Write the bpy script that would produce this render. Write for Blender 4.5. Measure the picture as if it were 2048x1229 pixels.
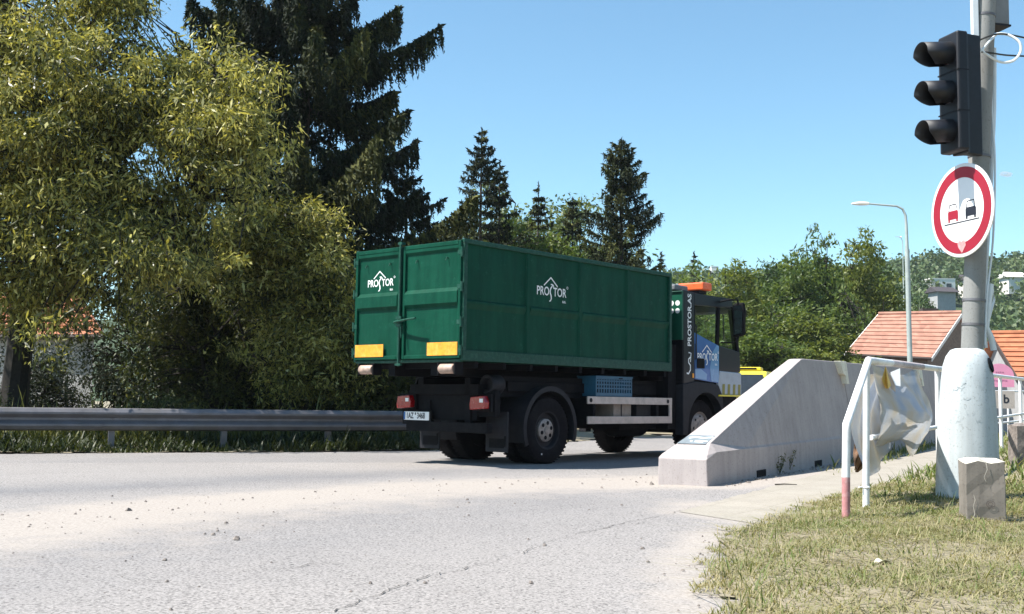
import bpy, bmesh, math, random
import numpy as np
from mathutils import Vector, Matrix
random.seed(7); RS = np.random.RandomState(11)
PI = math.pi; rad = math.radians
for o in list(bpy.data.objects): bpy.data.objects.remove(o)
sc = bpy.context.scene; COL = sc.collection

# ------------------------------------------------------------------ camera
FPX, PITCH, ROLL, CAMH = 2227.15, .0847, .0139, .95
F_ = Vector((0, math.cos(PITCH), math.sin(PITCH))); R0 = Vector((1, 0, 0)); U0 = Vector((0, -math.sin(PITCH), math.cos(PITCH)))
cR, sR = math.cos(ROLL), math.sin(ROLL)
Rt = cR*R0 + sR*U0; Up = cR*U0 - sR*R0
cd = bpy.data.cameras.new('camera'); cam = bpy.data.objects.new('camera', cd); COL.objects.link(cam)
M = Matrix.Identity(4)
for i in range(3): M[i][0] = Rt[i]; M[i][1] = Up[i]; M[i][2] = -F_[i]
M[0][3] = 0; M[1][3] = 0; M[2][3] = CAMH
cam.matrix_world = M
cd.sensor_width = 36; cd.lens = 36*FPX/2048; cd.clip_start = .05; cd.clip_end = 6000
sc.camera = cam

# ------------------------------------------------------------------ light
SUN_AZ, SUN_EL = rad(193), rad(57)         # where the sun stands (from +X, counter-clockwise)
SD = Vector((math.cos(SUN_AZ)*math.cos(SUN_EL), math.sin(SUN_AZ)*math.cos(SUN_EL), math.sin(SUN_EL)))
w = bpy.data.worlds.new('World'); sc.world = w; w.use_nodes = True
nt = w.node_tree; bg = nt.nodes['Background']
sky = nt.nodes.new('ShaderNodeTexSky'); sky.sky_type = 'NISHITA'; sky.sun_disc = False
sky.sun_elevation = SUN_EL; sky.sun_rotation = math.atan2(SD.x, SD.y) % (2*PI)
sky.altitude = 300; sky.air_density = 1.0; sky.dust_density = .5; sky.ozone_density = .55
tn = nt.nodes.new('ShaderNodeMix'); tn.data_type = 'RGBA'; tn.blend_type = 'MULTIPLY'; tn.inputs[0].default_value = 1; tn.inputs[7].default_value = (.75, .99, 1.0, 1)
nt.links.new(sky.outputs[0], tn.inputs[6]); nt.links.new(tn.outputs[2], bg.inputs[0]); bg.inputs[1].default_value = .10
sl = bpy.data.lights.new('sun', 'SUN'); sl.energy = 5; sl.angle = rad(.53); sl.color = (1, .955, .885)
so = bpy.data.objects.new('sun', sl); COL.objects.link(so)
so.rotation_euler = (-SD).to_track_quat('-Z', 'Y').to_euler()
sc.view_settings.view_transform = 'Standard'; sc.view_settings.look = 'None'
sc.view_settings.exposure = 1.1; sc.view_settings.gamma = 1
sc.render.engine = 'CYCLES'
try:
    sc.cycles.max_bounces = 6; sc.cycles.transparent_max_bounces = 12; sc.cycles.transmission_bounces = 4
except Exception: pass

HAZE = .00018
# ------------------------------------------------------------------ helpers
def sstep(a, b, x):
    t = np.clip((x-a)/(b-a), 0, 1); return t*t*(3-2*t)
def terr(x, y):
    """the pavement side climbs gently away from the crossing"""
    s = .533*(x-2.24)+.846*(y-12.7)+2.0; c = .846*(x-2.24)-.533*(y-12.7)
    return np.clip(.013*np.maximum(s, 0), 0, .55)*sstep(-.9, -.35, c)
def rayd(px, py):
    u, v = px-1024., py-614.5
    u, v = cR*u+sR*v, -sR*u+cR*v
    return Vector((u, FPX*math.cos(PITCH)+v*math.sin(PITCH), FPX*math.sin(PITCH)-v*math.cos(PITCH)))
def at(px, py, Y):
    d = rayd(px, py); return Vector((0, 0, CAMH))+d*(Y/d.y)
def G(px, py):
    z = 0; d = rayd(px, py)
    for _ in range(12):
        p = Vector((0, 0, CAMH))+d*((z-CAMH)/d.z); z = float(terr(p.x, p.y))
    return p
def tag(o, label=None, cat=None, group=None, kind=None):
    if label: o['label'] = label
    if cat: o['category'] = cat
    if group: o['group'] = group
    if kind: o['kind'] = kind
    return o
def empty(name, loc, rz=0, label=None, cat=None, group=None):
    o = bpy.data.objects.new(name, None); COL.objects.link(o); o.location = loc; o.rotation_euler = (0, 0, rz)
    o.empty_display_size = .2
    return tag(o, label, cat, group)
def copy_tree(o, parent=None):
    c = o.copy(); COL.objects.link(c); c.parent = parent
    for ch in [q for q in bpy.data.objects if q.parent == o]: copy_tree(ch, c)
    return c

# ---- materials
def nn(t, k, **kw):
    n = t.nodes.new(k)
    for a, b in kw.items(): setattr(n, a, b)
    return n
def ramp(t, src, stops):
    r = nn(t, 'ShaderNodeValToRGB'); e = r.color_ramp.elements
    while len(e) < len(stops): e.new(.5)
    for i, (p, c) in enumerate(stops):
        e[i].position = p; e[i].color = (*c, 1) if len(c) == 3 else c
    t.links.new(src, r.inputs[0]); return r.outputs[0]
def noise(t, scale, detail=4, rough=.6, vec=None, out=0, dist=0):
    n = nn(t, 'ShaderNodeTexNoise'); n.inputs['Scale'].default_value = scale; n.inputs['Detail'].default_value = detail
    n.inputs['Roughness'].default_value = rough; n.inputs['Distortion'].default_value = dist
    if vec is None:
        tc = nn(t, 'ShaderNodeTexCoord'); vec = tc.outputs['Object']
    t.links.new(vec, n.inputs['Vector']); return n.outputs[out]
def mixc(t, f, a, b, mode='MIX'):
    m = nn(t, 'ShaderNodeMix', data_type='RGBA', blend_type=mode)
    for s, v in ((0, f), (6, a), (7, b)):
        if hasattr(v, 'is_linked') or hasattr(v, 'links'): t.links.new(v, m.inputs[s])
        elif s == 0: m.inputs[0].default_value = v
        else: m.inputs[s].default_value = (*v, 1)
    return m.outputs[2]
def base(name):
    m = bpy.data.materials.new(name); m.use_nodes = True
    return m, m.node_tree, m.node_tree.nodes['Principled BSDF']
def bump(t, b, h, strength=.3, dist=.01):
    n = nn(t, 'ShaderNodeBump'); n.inputs['Strength'].default_value = strength; n.inputs['Distance'].default_value = dist
    t.links.new(h, n.inputs['Height']); t.links.new(n.outputs[0], b.inputs['Normal'])
def mat(name, col, rough=.6, metal=0, var=.25, scale=6, bumps=.1, bscale=60, dirt=None, dscale=2.5, spec=.5, coat=0):
    m, t, b = base(name)
    c2 = tuple(c*(1-var) for c in col); c3 = tuple(min(1, c*(1+var*.6)) for c in col)
    c = ramp(t, noise(t, scale, 6, .65), [(.3, c2), (.7, c3)])
    if dirt:
        f = ramp(t, noise(t, dscale, 8, .7), [(.48, (0, 0, 0)), (.72, (.8, .8, .8))])
        c = mixc(t, f, c, dirt)
    t.links.new(c, b.inputs['Base Color'])
    b.inputs['Metallic'].default_value = metal; b.inputs['Specular IOR Level'].default_value = spec
    b.inputs['Coat Weight'].default_value = coat
    r = nn(t, 'ShaderNodeMapRange'); r.inputs[3].default_value = max(0, rough-.12); r.inputs[4].default_value = min(1, rough+.12)
    t.links.new(noise(t, scale*2.3, 5), r.inputs[0]); t.links.new(r.outputs[0], b.inputs['Roughness'])
    if bumps: bump(t, b, noise(t, bscale, 5), bumps, .004)
    return m
def leafmat(name, stops, trans=.35, rough=.5, tint=(1.15, 1.1, .55)):
    m, t, b = base(name)
    a = nn(t, 'ShaderNodeAttribute', attribute_name='rnd')
    c = ramp(t, a.outputs['Fac'], stops)
    t.links.new(c, b.inputs['Base Color']); b.inputs['Roughness'].default_value = rough; b.inputs['Specular IOR Level'].default_value = .35
    tr = nn(t, 'ShaderNodeBsdfTranslucent'); t.links.new(mixc(t, 1., c, tint, 'MULTIPLY'), tr.inputs[0])
    mx = nn(t, 'ShaderNodeMixShader'); mx.inputs[0].default_value = trans
    t.links.new(b.outputs[0], mx.inputs[1]); t.links.new(tr.outputs[0], mx.inputs[2])
    t.links.new(mx.outputs[0], t.nodes['Material Output'].inputs['Surface'])
    return m

# ---- mesh builder
class MB:
    def __init__(s): s.v = []; s.f = []
    def add(s, vs, fs):
        o = len(s.v); s.v += [tuple(v) for v in vs]; s.f += [tuple(i+o for i in f) for f in fs]; return s
    def box(s, x0, x1, y0, y1, z0, z1):
        x0, x1 = sorted((x0, x1)); y0, y1 = sorted((y0, y1)); z0, z1 = sorted((z0, z1))
        return s.add([(x, y, z) for z in (z0, z1) for y in (y0, y1) for x in (x0, x1)],
                     [(0, 2, 3, 1), (4, 5, 7, 6), (0, 1, 5, 4), (2, 6, 7, 3), (0, 4, 6, 2), (1, 3, 7, 5)])
    def prism(s, poly, axis, a, b):
        """poly in the plane of the two other axes, extruded a..b along axis"""
        def P(p, h):
            return {'x': (h, p[0], p[1]), 'y': (p[0], h, p[1]), 'z': (p[0], p[1], h)}[axis]
        n = len(poly); A = [P(p, a) for p in poly]; B = [P(p, b) for p in poly]
        return s.add(A+B, [tuple(range(n)), tuple(range(2*n-1, n-1, -1))]+[(i, i+n, (i+1) % n+n, (i+1) % n) for i in range(n)])
    def tube(s, path, r, n=10, cap=True):
        path = [Vector(p) for p in path]; rs = r if isinstance(r, (list, tuple)) else [r]*len(path)
        rings = []; last = None
        for i, p in enumerate(path):
            d = (path[min(i+1, len(path)-1)]-path[max(i-1, 0)]).normalized()
            if last is None: last = d.orthogonal().normalized()
            u = (last-d*last.dot(d)); u = u.normalized() if u.length > 1e-5 else d.orthogonal().normalized()
            last = u; v = d.cross(u)
            rings.append([p+(u*math.cos(2*PI*k/n)+v*math.sin(2*PI*k/n))*rs[i] for k in range(n)])
        vs = [v for rg in rings for v in rg]
        fs = [(i*n+k, i*n+(k+1) % n, (i+1)*n+(k+1) % n, (i+1)*n+k) for i in range(len(path)-1) for k in range(n)]
        if cap: fs += [tuple(range(n-1, -1, -1)), tuple((len(path)-1)*n+k for k in range(n))]
        return s.add(vs, fs)
    def lathe(s, prof, c=(0, 0, 0), axis='z', n=32):
        """prof: (radius, height) pairs"""
        vs = []
        for r, h in prof:
            for k in range(n):
                a = 2*PI*k/n; x, y = r*math.cos(a), r*math.sin(a)
                q = {'z': (x, y, h), 'y': (x, h, -y), 'x': (h, x, y)}[axis]
                vs.append((q[0]+c[0], q[1]+c[1], q[2]+c[2]))
        fs = [(i*n+k, i*n+(k+1) % n, (i+1)*n+(k+1) % n, (i+1)*n+k) for i in range(len(prof)-1) for k in range(n)]
        return s.add(vs, fs)
    def grid(s, fn, nu, nv):
        return s.add([fn(i/(nu-1), j/(nv-1)) for i in range(nu) for j in range(nv)],
                     [(i*nv+j, (i+1)*nv+j, (i+1)*nv+j+1, i*nv+j+1) for i in range(nu-1) for j in range(nv-1)])
    def build(s, name, m, parent=None, smooth=False, bevel=0, solid=0, mtx=None, angle=40):
        me = bpy.data.meshes.new(name); me.from_pydata(s.v, [], s.f)
        if mtx is not None: me.transform(mtx)
        bm = bmesh.new(); bm.from_mesh(me); bmesh.ops.recalc_face_normals(bm, faces=bm.faces); bm.to_mesh(me); bm.free()
        o = bpy.data.objects.new(name, me); COL.objects.link(o)
        me.materials.append(m)
        if parent: o.parent = parent
        if smooth:
            me.polygons.foreach_set('use_smooth', [True]*len(me.polygons))
            try: me.set_sharp_from_angle(angle=rad(angle))
            except Exception: pass
        if solid:
            q = o.modifiers.new('solid', 'SOLIDIFY'); q.thickness = solid; q.offset = 0
        if bevel:
            q = o.modifiers.new('bevel', 'BEVEL'); q.width = bevel; q.segments = 2; q.limit_method = 'ANGLE'; q.angle_limit = rad(35)
        return o
def fastmesh(name, V, nf, m, parent=None, k=4, rnd=None, norm=None):
    """V: (nf*k,3) vertices, every k make a face"""
    me = bpy.data.meshes.new(name); V = np.ascontiguousarray(V, dtype=np.float32)
    me.vertices.add(len(V)); me.vertices.foreach_set('co', V.ravel())
    me.loops.add(nf*k); me.loops.foreach_set('vertex_index', np.arange(nf*k, dtype=np.int32))
    me.polygons.add(nf); me.polygons.foreach_set('loop_start', np.arange(0, nf*k, k, dtype=np.int32))
    me.polygons.foreach_set('loop_total', np.full(nf, k, dtype=np.int32))
    me.update(calc_edges=True)
    if rnd is not None:
        a = me.attributes.new('rnd', 'FLOAT', 'POINT'); a.data.foreach_set('value', np.repeat(np.clip(rnd, 0, 1), k).astype(np.float32))
    o = bpy.data.objects.new(name, me); COL.objects.link(o); me.materials.append(m)
    if parent: o.parent = parent
    return o
def unit(a): return a/np.maximum(np.linalg.norm(a, axis=-1, keepdims=True), 1e-9)
def leafquads(C, D, L, Wd, rs):
    """diamond leaves: centres, long directions, lengths, widths"""
    D = unit(D); q = unit(np.cross(D, rs.normal(size=C.shape)))
    L = L[:, None]; Wd = Wd[:, None]
    V = np.stack([C-D*L/2, C+q*Wd/2-D*L*.08, C+D*L/2, C-q*Wd/2-D*L*.08], 1)
    return V.reshape(-1, 3)
def inpoly(x, y, poly):
    c = np.zeros(len(x), bool); n = len(poly); j = n-1
    for i in range(n):
        xi, yi = poly[i]; xj, yj = poly[j]
        t = ((yi > y) != (yj > y)) & (x < (xj-xi)*(y-yi)/(yj-yi+1e-12)+xi); c ^= t; j = i
    return c
def polydist(x, y, line):
    d = np.full(len(x), 1e9)
    for a, b in zip(line[:-1], line[1:]):
        ax, ay = a; bx, by = b; L2 = (bx-ax)**2+(by-ay)**2
        t = np.clip(((x-ax)*(bx-ax)+(y-ay)*(by-ay))/L2, 0, 1)
        d = np.minimum(d, np.hypot(x-ax-t*(bx-ax), y-ay-t*(by-ay)))
    return d
def text_bm(s, size, bold=0, sx=1):
    cu = bpy.data.curves.new('txt', 'FONT'); cu.body = s; cu.size = size; cu.offset = bold; cu.resolution_u = 3
    ob = bpy.data.objects.new('txt', cu); COL.objects.link(ob)
    dg = bpy.context.evaluated_depsgraph_get(); dg.update()
    me = bpy.data.meshes.new_from_object(ob.evaluated_get(dg))
    bpy.data.objects.remove(ob); bpy.data.curves.remove(cu)
    me.transform(Matrix.Diagonal((sx, 1, 1, 1)))
    return me
def me_to(mb, me, dx=0, dy=0, th=0):
    mb.add([(v.co.x+dx, v.co.y+dy, th) for v in me.vertices], [tuple(p.vertices) for p in me.polygons])
def stroke(mb, pts, wd, z=0):
    pts = [Vector((p[0], p[1], 0)) for p in pts]; n = len(pts)
    ws = wd if isinstance(wd, (list, tuple)) else [wd]*n; vs = []
    for i, p in enumerate(pts):
        d = (pts[min(i+1, n-1)]-pts[max(i-1, 0)]).normalized(); q = Vector((-d.y, d.x, 0))*ws[i]/2
        vs += [(p.x+q.x, p.y+q.y, z), (p.x-q.x, p.y-q.y, z)]
    mb.add(vs, [(2*i, 2*i+1, 2*i+3, 2*i+2) for i in range(n-1)])
def frame(origin, xdir, ydir):
    x = Vector(xdir).normalized(); y = Vector(ydir).normalized(); z = x.cross(y)
    m = Matrix.Identity(4)
    for i in range(3): m[i][0] = x[i]; m[i][1] = y[i]; m[i][2] = z[i]; m[i][3] = origin[i]
    return m
def decal(mb, name, m, parent, mtx, th=.0025):
    """flat shapes drawn in XY become a thin painted film lying in mtx's XY plane"""
    o = mb.build(name, m, parent, mtx=mtx)
    return o
def mass_tubes(segs, n=5):
    """list of (p0,p1,r0,r1) -> quads"""
    out = []
    for p0, p1, r0, r1 in segs:
        p0 = np.array(p0, float); p1 = np.array(p1, float); d = p1-p0; L = np.linalg.norm(d)
        if L < 1e-6: continue
        d /= L; u = np.cross(d, [0, 0, 1.]); u = u/np.linalg.norm(u) if np.linalg.norm(u) > 1e-3 else np.array([1., 0, 0]); v = np.cross(d, u)
        for k in range(n):
            a, b = 2*PI*k/n, 2*PI*(k+1)/n
            ca = u*math.cos(a)+v*math.sin(a); cb = u*math.cos(b)+v*math.sin(b)
            out.append([p0+ca*r0, p0+cb*r0, p1+cb*r1, p1+ca*r1])
    return np.array(out).reshape(-1, 3), len(out)

# ------------------------------------------------------------------ materials
def ground_mat():
    m, t, b = base('dry_soil')
    tc = nn(t, 'ShaderNodeTexCoord').outputs['Object']
    c = ramp(t, noise(t, .9, 8, .7, tc), [(.3, (.21, .175, .115)), (.5, (.255, .22, .15)), (.72, (.15, .15, .075))])
    c = mixc(t, .35, c, ramp(t, noise(t, 40, 4, .7, tc), [(.3, (.13, .10, .065)), (.7, (.42, .36, .27))]))
    t.links.new(c, b.inputs['Base Color']); b.inputs['Roughness'].default_value = .95
    bump(t, b, noise(t, 30, 6, .7, tc), .8, .02); return m
def asphalt_mat():
    m, t, b = base('worn_asphalt')
    tc = nn(t, 'ShaderNodeTexCoord').outputs['Object']
    big = ramp(t, noise(t, .5, 6, .6, tc), [(.3, (.21, .194, .184)), (.7, (.275, .255, .242))])
    fine = ramp(t, noise(t, 55, 3, .75, tc), [(.38, (.085, .08, .078)), (.46, (.26, .24, .229)), (.60, (.40, .372, .355))])
    c = mixc(t, .62, big, fine)
    vo = nn(t, 'ShaderNodeTexVoronoi'); vo.inputs['Scale'].default_value = 75; t.links.new(tc, vo.inputs['Vector'])
    sp = ramp(t, vo.outputs['Color'], [(.12, (.3, .3, .3)), (.3, (1, 1, 1)), (.85, (1, 1, 1)), (.97, (1.35, 1.33, 1.3))])
    c = mixc(t, .75, c, sp, 'MULTIPLY')
    wear = nn(t, 'ShaderNodeAttribute', attribute_name='wear').outputs['Fac']
    ad = nn(t, 'ShaderNodeMath', operation='MULTIPLY'); t.links.new(wear, ad.inputs[0])
    t.links.new(ramp(t, noise(t, 1.3, 5, .6, tc), [(.25, (.5, .5, .5)), (.7, (1, 1, 1))]), ad.inputs[1])
    c = mixc(t, ad.outputs[0], c, mixc(t, 1., c, (.66, .69, .74), 'MULTIPLY'))
    sand = nn(t, 'ShaderNodeAttribute', attribute_name='sand').outputs['Fac']
    # patched lanes: big soft-edged repairs and old tyre-darkened stains
    pv = nn(t, 'ShaderNodeTexVoronoi', feature='F1'); pv.inputs['Scale'].default_value = .23; t.links.new(tc, pv.inputs['Vector'])
    c = mixc(t, .5, c, ramp(t, pv.outputs['Color'], [(.2, (.86, .87, .88)), (.8, (1.06, 1.05, 1.03))]), 'MULTIPLY')
    c = mixc(t, .7, c, ramp(t, noise(t, 3.1, 7, .75, tc), [(.26, (.62, .6, .58)), (.40, (1, 1, 1))]), 'MULTIPLY')
    mm = nn(t, 'ShaderNodeMath', operation='ADD'); t.links.new(sand, mm.inputs[0])
    t.links.new(noise(t, 1.8, 9, .75, tc), mm.inputs[1])
    sf = ramp(t, mm.outputs[0], [(.62, (0, 0, 0)), (1.12, (.75, .75, .75))])
    sc_ = ramp(t, noise(t, 38, 6, .75, tc), [(.32, (.24, .208, .18)), (.6, (.40, .355, .315))])
    c = mixc(t, sf, c, sc_)
    t.links.new(c, b.inputs['Base Color']); b.inputs['Roughness'].default_value = .86; b.inputs['Specular IOR Level'].default_value = .3
    bump(t, b, noise(t, 110, 4, .8, tc), .55, .006); return m
def path_mat():
    m, t, b = base('pale_pavers')
    tc = nn(t, 'ShaderNodeTexCoord').outputs['Object']
    mp = nn(t, 'ShaderNodeMapping'); mp.inputs['Rotation'].default_value = (0, 0, rad(-58)); t.links.new(tc, mp.inputs[0])
    br = nn(t, 'ShaderNodeTexBrick'); br.inputs['Scale'].default_value = 1; br.inputs['Brick Width'].default_value = .5; br.inputs['Row Height'].default_value = .5
    br.inputs['Mortar Size'].default_value = .012; br.inputs['Mortar Smooth'].default_value = .5
    br.inputs['Color1'].default_value = (.27, .245, .205, 1); br.inputs['Color2'].default_value = (.33, .295, .25, 1); br.inputs['Mortar'].default_value = (.21, .19, .15, 1)
    t.links.new(mp.outputs[0], br.inputs[0])
    c = mixc(t, .45, br.outputs[0], ramp(t, noise(t, 2.2, 9, .7, tc), [(.35, (.22, .19, .15)), (.65, (.36, .325, .27))]))
    c = mixc(t, .35, c, ramp(t, noise(t, 60, 4, .7, tc), [(.35, (.14, .125, .10)), (.6, (.36, .33, .29))]))
    t.links.new(c, b.inputs['Base Color']); b.inputs['Roughness'].default_value = .9
    bump(t, b, noise(t, 60, 5, .7, tc), .5, .006); return m
def concrete_mat(name, col, streak=.5):
    m, t, b = base(name)
    tc = nn(t, 'ShaderNodeTexCoord').outputs['Object']
    mp = nn(t, 'ShaderNodeMapping'); mp.inputs['Scale'].default_value = (9, 9, .7); t.links.new(tc, mp.inputs[0])
    lo = tuple(c*.78 for c in col); hi = tuple(min(1, c*1.1) for c in col)
    c = ramp(t, noise(t, 1.7, 8, .65, tc), [(.3, lo), (.7, hi)])
    c = mixc(t, streak, c, ramp(t, noise(t, 1, 5, .6, mp.outputs[0]), [(.35, tuple(q*.72 for q in col)), (.6, hi)]))
    c = mixc(t, .8, c, ramp(t, noise(t, 45, 3, .6, tc), [(.30, (.6, .58, .55)), (.42, (1, 1, 1))]), 'MULTIPLY')
    t.links.new(c, b.inputs['Base Color']); b.inputs['Roughness'].default_value = .88
    bump(t, b, noise(t, 80, 5, .7, tc), .25, .004); return m
def tile_mat(name, a, bcol, rot):
    m, t, b = base(name)
    tc = nn(t, 'ShaderNodeTexCoord').outputs['Object']
    c = ramp(t, noise(t, 1.4, 8, .7, tc), [(.3, a), (.7, bcol)])
    vo = nn(t, 'ShaderNodeTexVoronoi'); vo.inputs['Scale'].default_value = 3.2; t.links.new(tc, vo.inputs['Vector'])
    c = mixc(t, .3, c, ramp(t, vo.outputs['Color'], [(.2, tuple(q*.55 for q in a)), (.8, tuple(q*1.15 for q in bcol))]))
    t.links.new(c, b.inputs['Base Color']); b.inputs['Roughness'].default_value = .8
    return m
def glass_mat():
    m, t, b = base('vehicle_glass')
    g = nn(t, 'ShaderNodeBsdfGlossy'); g.inputs['Roughness'].default_value = .03; g.inputs[0].default_value = (.9, .95, .95, 1)
    tr = nn(t, 'ShaderNodeBsdfTransparent'); tr.inputs[0].default_value = (.90, .94, .91, 1)
    fr = nn(t, 'ShaderNodeFresnel'); fr.inputs[0].default_value = 1.35
    mx = nn(t, 'ShaderNodeMixShader'); t.links.new(fr.outputs[0], mx.inputs[0]); t.links.new(tr.outputs[0], mx.inputs[1]); t.links.new(g.outputs[0], mx.inputs[2])
    t.links.new(mx.outputs[0], t.nodes['Material Output'].inputs['Surface']); return m
def plastic_film_mat():
    m, t, b = base('translucent_film')
    tc = nn(t, 'ShaderNodeTexCoord').outputs['Object']
    c = ramp(t, noise(t, 2.4, 4, .5, tc), [(.36, (.44, .51, .62)), (.5, (.60, .60, .60)), (.66, (.62, .54, .41))])
    t.links.new(c, b.inputs['Base Color']); b.inputs['Roughness'].default_value = .55; b.inputs['Specular IOR Level'].default_value = .3
    tl = nn(t, 'ShaderNodeBsdfTranslucent'); t.links.new(c, tl.inputs[0])
    tr = nn(t, 'ShaderNodeBsdfTransparent'); tr.inputs[0].default_value = (.93, .94, .96, 1)
    a = nn(t, 'ShaderNodeMixShader'); a.inputs[0].default_value = .45; t.links.new(b.outputs[0], a.inputs[1]); t.links.new(tl.outputs[0], a.inputs[2])
    q = nn(t, 'ShaderNodeMixShader'); q.inputs[0].default_value = .28; t.links.new(a.outputs[0], q.inputs[1]); t.links.new(tr.outputs[0], q.inputs[2])
    t.links.new(q.outputs[0], t.nodes['Material Output'].inputs['Surface']); return m
SOIL = ground_mat(); ASPH = asphalt_mat(); PATH = path_mat()
BARR = concrete_mat('barrier_concrete', (.40, .352, .34), .35); BARL = concrete_mat('sunlit_notch_concrete', (.78, .73, .60))  # the paler concrete has the sunlight on the joint notches in its colour
POLEC = concrete_mat('pole_concrete', (.25, .25, .24), .4); BLOCKC = concrete_mat('old_block_concrete', (.20, .175, .15), .7)
CAP = mat('block_top_dust', (.5, .47, .40), .95, scale=20, var=.4, bumps=.6, bscale=40)
def green_mat():
    m, t, b = base('container_green'); tc = nn(t, 'ShaderNodeTexCoord').outputs['Object']
    mp = nn(t, 'ShaderNodeMapping'); mp.inputs['Scale'].default_value = (7, 7, .8); t.links.new(tc, mp.inputs[0])
    c = ramp(t, noise(t, 1.6, 7, .65, tc), [(.3, (.0024, .038, .022)), (.7, (.004, .062, .036))])
    c = mixc(t, .5, c, ramp(t, noise(t, 1, 6, .6, mp.outputs[0]), [(.35, (.0025, .036, .022)), (.62, (.007, .066, .040))]))
    c = mixc(t, ramp(t, noise(t, 9, 9, .8, tc), [(.57, (0, 0, 0)), (.68, (.6, .6, .6))]), c, (.02, .10, .066))
    c = mixc(t, ramp(t, noise(t, 13, 8, .85, tc), [(.68, (0, 0, 0)), (.74, (.75, .75, .75))]), c, (.06, .035, .018))
    t.links.new(c, b.inputs['Base Color']); b.inputs['Roughness'].default_value = .42; b.inputs['Specular IOR Level'].default_value = .08
    bump(t, b, noise(t, 2.3, 4, .5, tc), .6, .035); return m
GREEN = green_mat()
GREEND = mat('container_green_edge', (.006, .055, .036), .5, var=.3, scale=9, dirt=(.04, .11, .08), dscale=16, spec=.25)
BLACK = mat('chassis_black', (.004, .004, .006), .75, var=.5, scale=8, dirt=(.014, .012, .012), dscale=5, spec=.15)
DGREY = mat('dark_grey_plastic', (.016, .016, .02), .65, var=.3, spec=.25)
TYRE = mat('tyre_rubber', (.008, .007, .009), .9, var=.4, scale=12, dirt=(.02, .018, .018), dscale=9, spec=.15)
NAVY = mat('cab_dark_paint', (.002, .003, .008), .35, var=.3, coat=.05, bumps=.02, spec=.3)
CABG = mat('cab_green_paint', (.006, .075, .045), .35, var=.15)
BLUE = mat('cab_blue_paint', (.035, .13, .36), .25, var=.25, scale=1.3, coat=.3, bumps=.02)
LBLUE = mat('cab_pale_blue_paint', (.13, .30, .52), .25, var=.12, scale=1.3, coat=.5, bumps=.02)
WHITE = mat('white_film', (.8, .8, .8), .5, var=.05, bumps=0)
SILV = mat('silver_hub', (.30, .27, .25), .5, metal=.3, var=.35, scale=25, dirt=(.16, .11, .08), dscale=14)
GUARDP = mat('side_guard_aluminium', (.50, .42, .375), .5, metal=.05, var=.15, scale=8, dirt=(.3, .26, .22), dscale=5)
ORANGE = mat('orange_reflector', (.85, .32, .02), .4, var=.25, scale=14, dirt=(.85, .5, .12), dscale=10, bumps=.1)
BEACON = mat('orange_beacon_plastic', (.8, .13, .03), .3, var=.15)
RED = mat('red_lamp_plastic', (.30, .004, .008), .25, var=.3, scale=10, coat=.5)
YEL = mat('yellow_paint', (.75, .62, .03), .35, var=.1, coat=.3)
ROLLER = mat('worn_roller_steel', (.42, .3, .24), .6, metal=.2, var=.4, scale=14)
CRATE = mat('blue_crate_plastic', (.02, .10, .17), .5, var=.2)
GALV = mat('galvanised_steel', (.17, .165, .18), .5, metal=.4, var=.3, scale=3, dirt=(.15, .14, .13), dscale=2)
WPAINT = mat('white_railing_paint', (.80, .80, .80), .45, var=.08, scale=9, dirt=(.55, .5, .48), dscale=5)
RPAINT = mat('faded_red_paint', (.46, .2, .2), .7, var=.25, scale=20, dirt=(.6, .45, .42), dscale=12)
SLEEVE = concrete_mat('sleeve_white_paint', (.47, .51, .525), .45)
SIGNW = mat('sign_white', (.82, .8, .8), .5, var=.04, bumps=0); SIGNR = mat('sign_red', (.30, .012, .03), .45, var=.08, bumps=0)
SIGNK = mat('sign_black', (.015, .018, .03), .5, bumps=0)
TLBLK = mat('signal_black', (.007, .008, .013), .55, var=.4, scale=14, bumps=.08)
LENS = mat('signal_lens_dark', (.03, .012, .012), .2, bumps=0)
CABLEW = mat('white_cable', (.7, .74, .76), .5, var=.1); CABLEK = mat('black_cable', (.02, .02, .02), .6)
BOXG = mat('grey_cabinet', (.2, .2, .2), .6, var=.2)
GLASS = glass_mat(); FILM = plastic_film_mat()
PAPERO = mat('orange_paper', (.8, .5, .1), .7, var=.2, scale=9); PAPERW = mat('white_paper', (.85, .85, .85), .7, var=.04)
CLOTHB = mat('brown_cloth', (.16, .085, .045), .9, var=.6, scale=8)
WALLW = mat('white_render', (.72, .70, .66), .9, var=.08); BRICK = mat('brown_brick', (.2, .15, .12), .9, var=.4, scale=9)
WALLG = mat('grey_render', (.34, .34, .34), .9, var=.15, scale=2)
TILE = tile_mat('terracotta_tiles', (.28, .125, .085), (.40, .21, .15), 0); TILEO = tile_mat('orange_tiles', (.33, .11, .05), (.45, .18, .085), 0)
DARKW = mat('dark_window', (.02, .025, .03), .15, bumps=0); EAVE = mat('dark_eave_wood', (.05, .035, .03), .8)
PINK = mat('pink_sign_paint', (.72, .28, .42), .6, var=.06); BARK = mat('bark', (.022, .017, .013), .95, var=.5, scale=14, bumps=.6, bscale=22)
BARKS = mat('spruce_bark', (.07, .055, .048), .95, var=.4, scale=14, bumps=.6, bscale=22)
LAMPG = mat('lamp_post_grey', (.42, .47, .45), .5, metal=.2, var=.15)
STONE = mat('stone', (.2, .17, .15), .95, var=.5, scale=20)
WILLOWL = leafmat('willow_leaf', [(0, (.02, .03, .010)), (.28, (.085, .095, .026)), (.56, (.36, .34, .085)), (.82, (.60, .54, .17)), (1, (.68, .64, .34))], .36, .42)
SHRUBL = leafmat('shrub_leaf', [(0, (.02, .032, .010)), (.5, (.075, .09, .022)), (1, (.22, .21, .06))], .28)  # colour darkened to deepen the shade on low foliage
LOCUSTL = leafmat('locust_leaf', [(0, (.04, .07, .018)), (.5, (.095, .145, .032)), (1, (.19, .23, .06))], .42)
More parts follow.
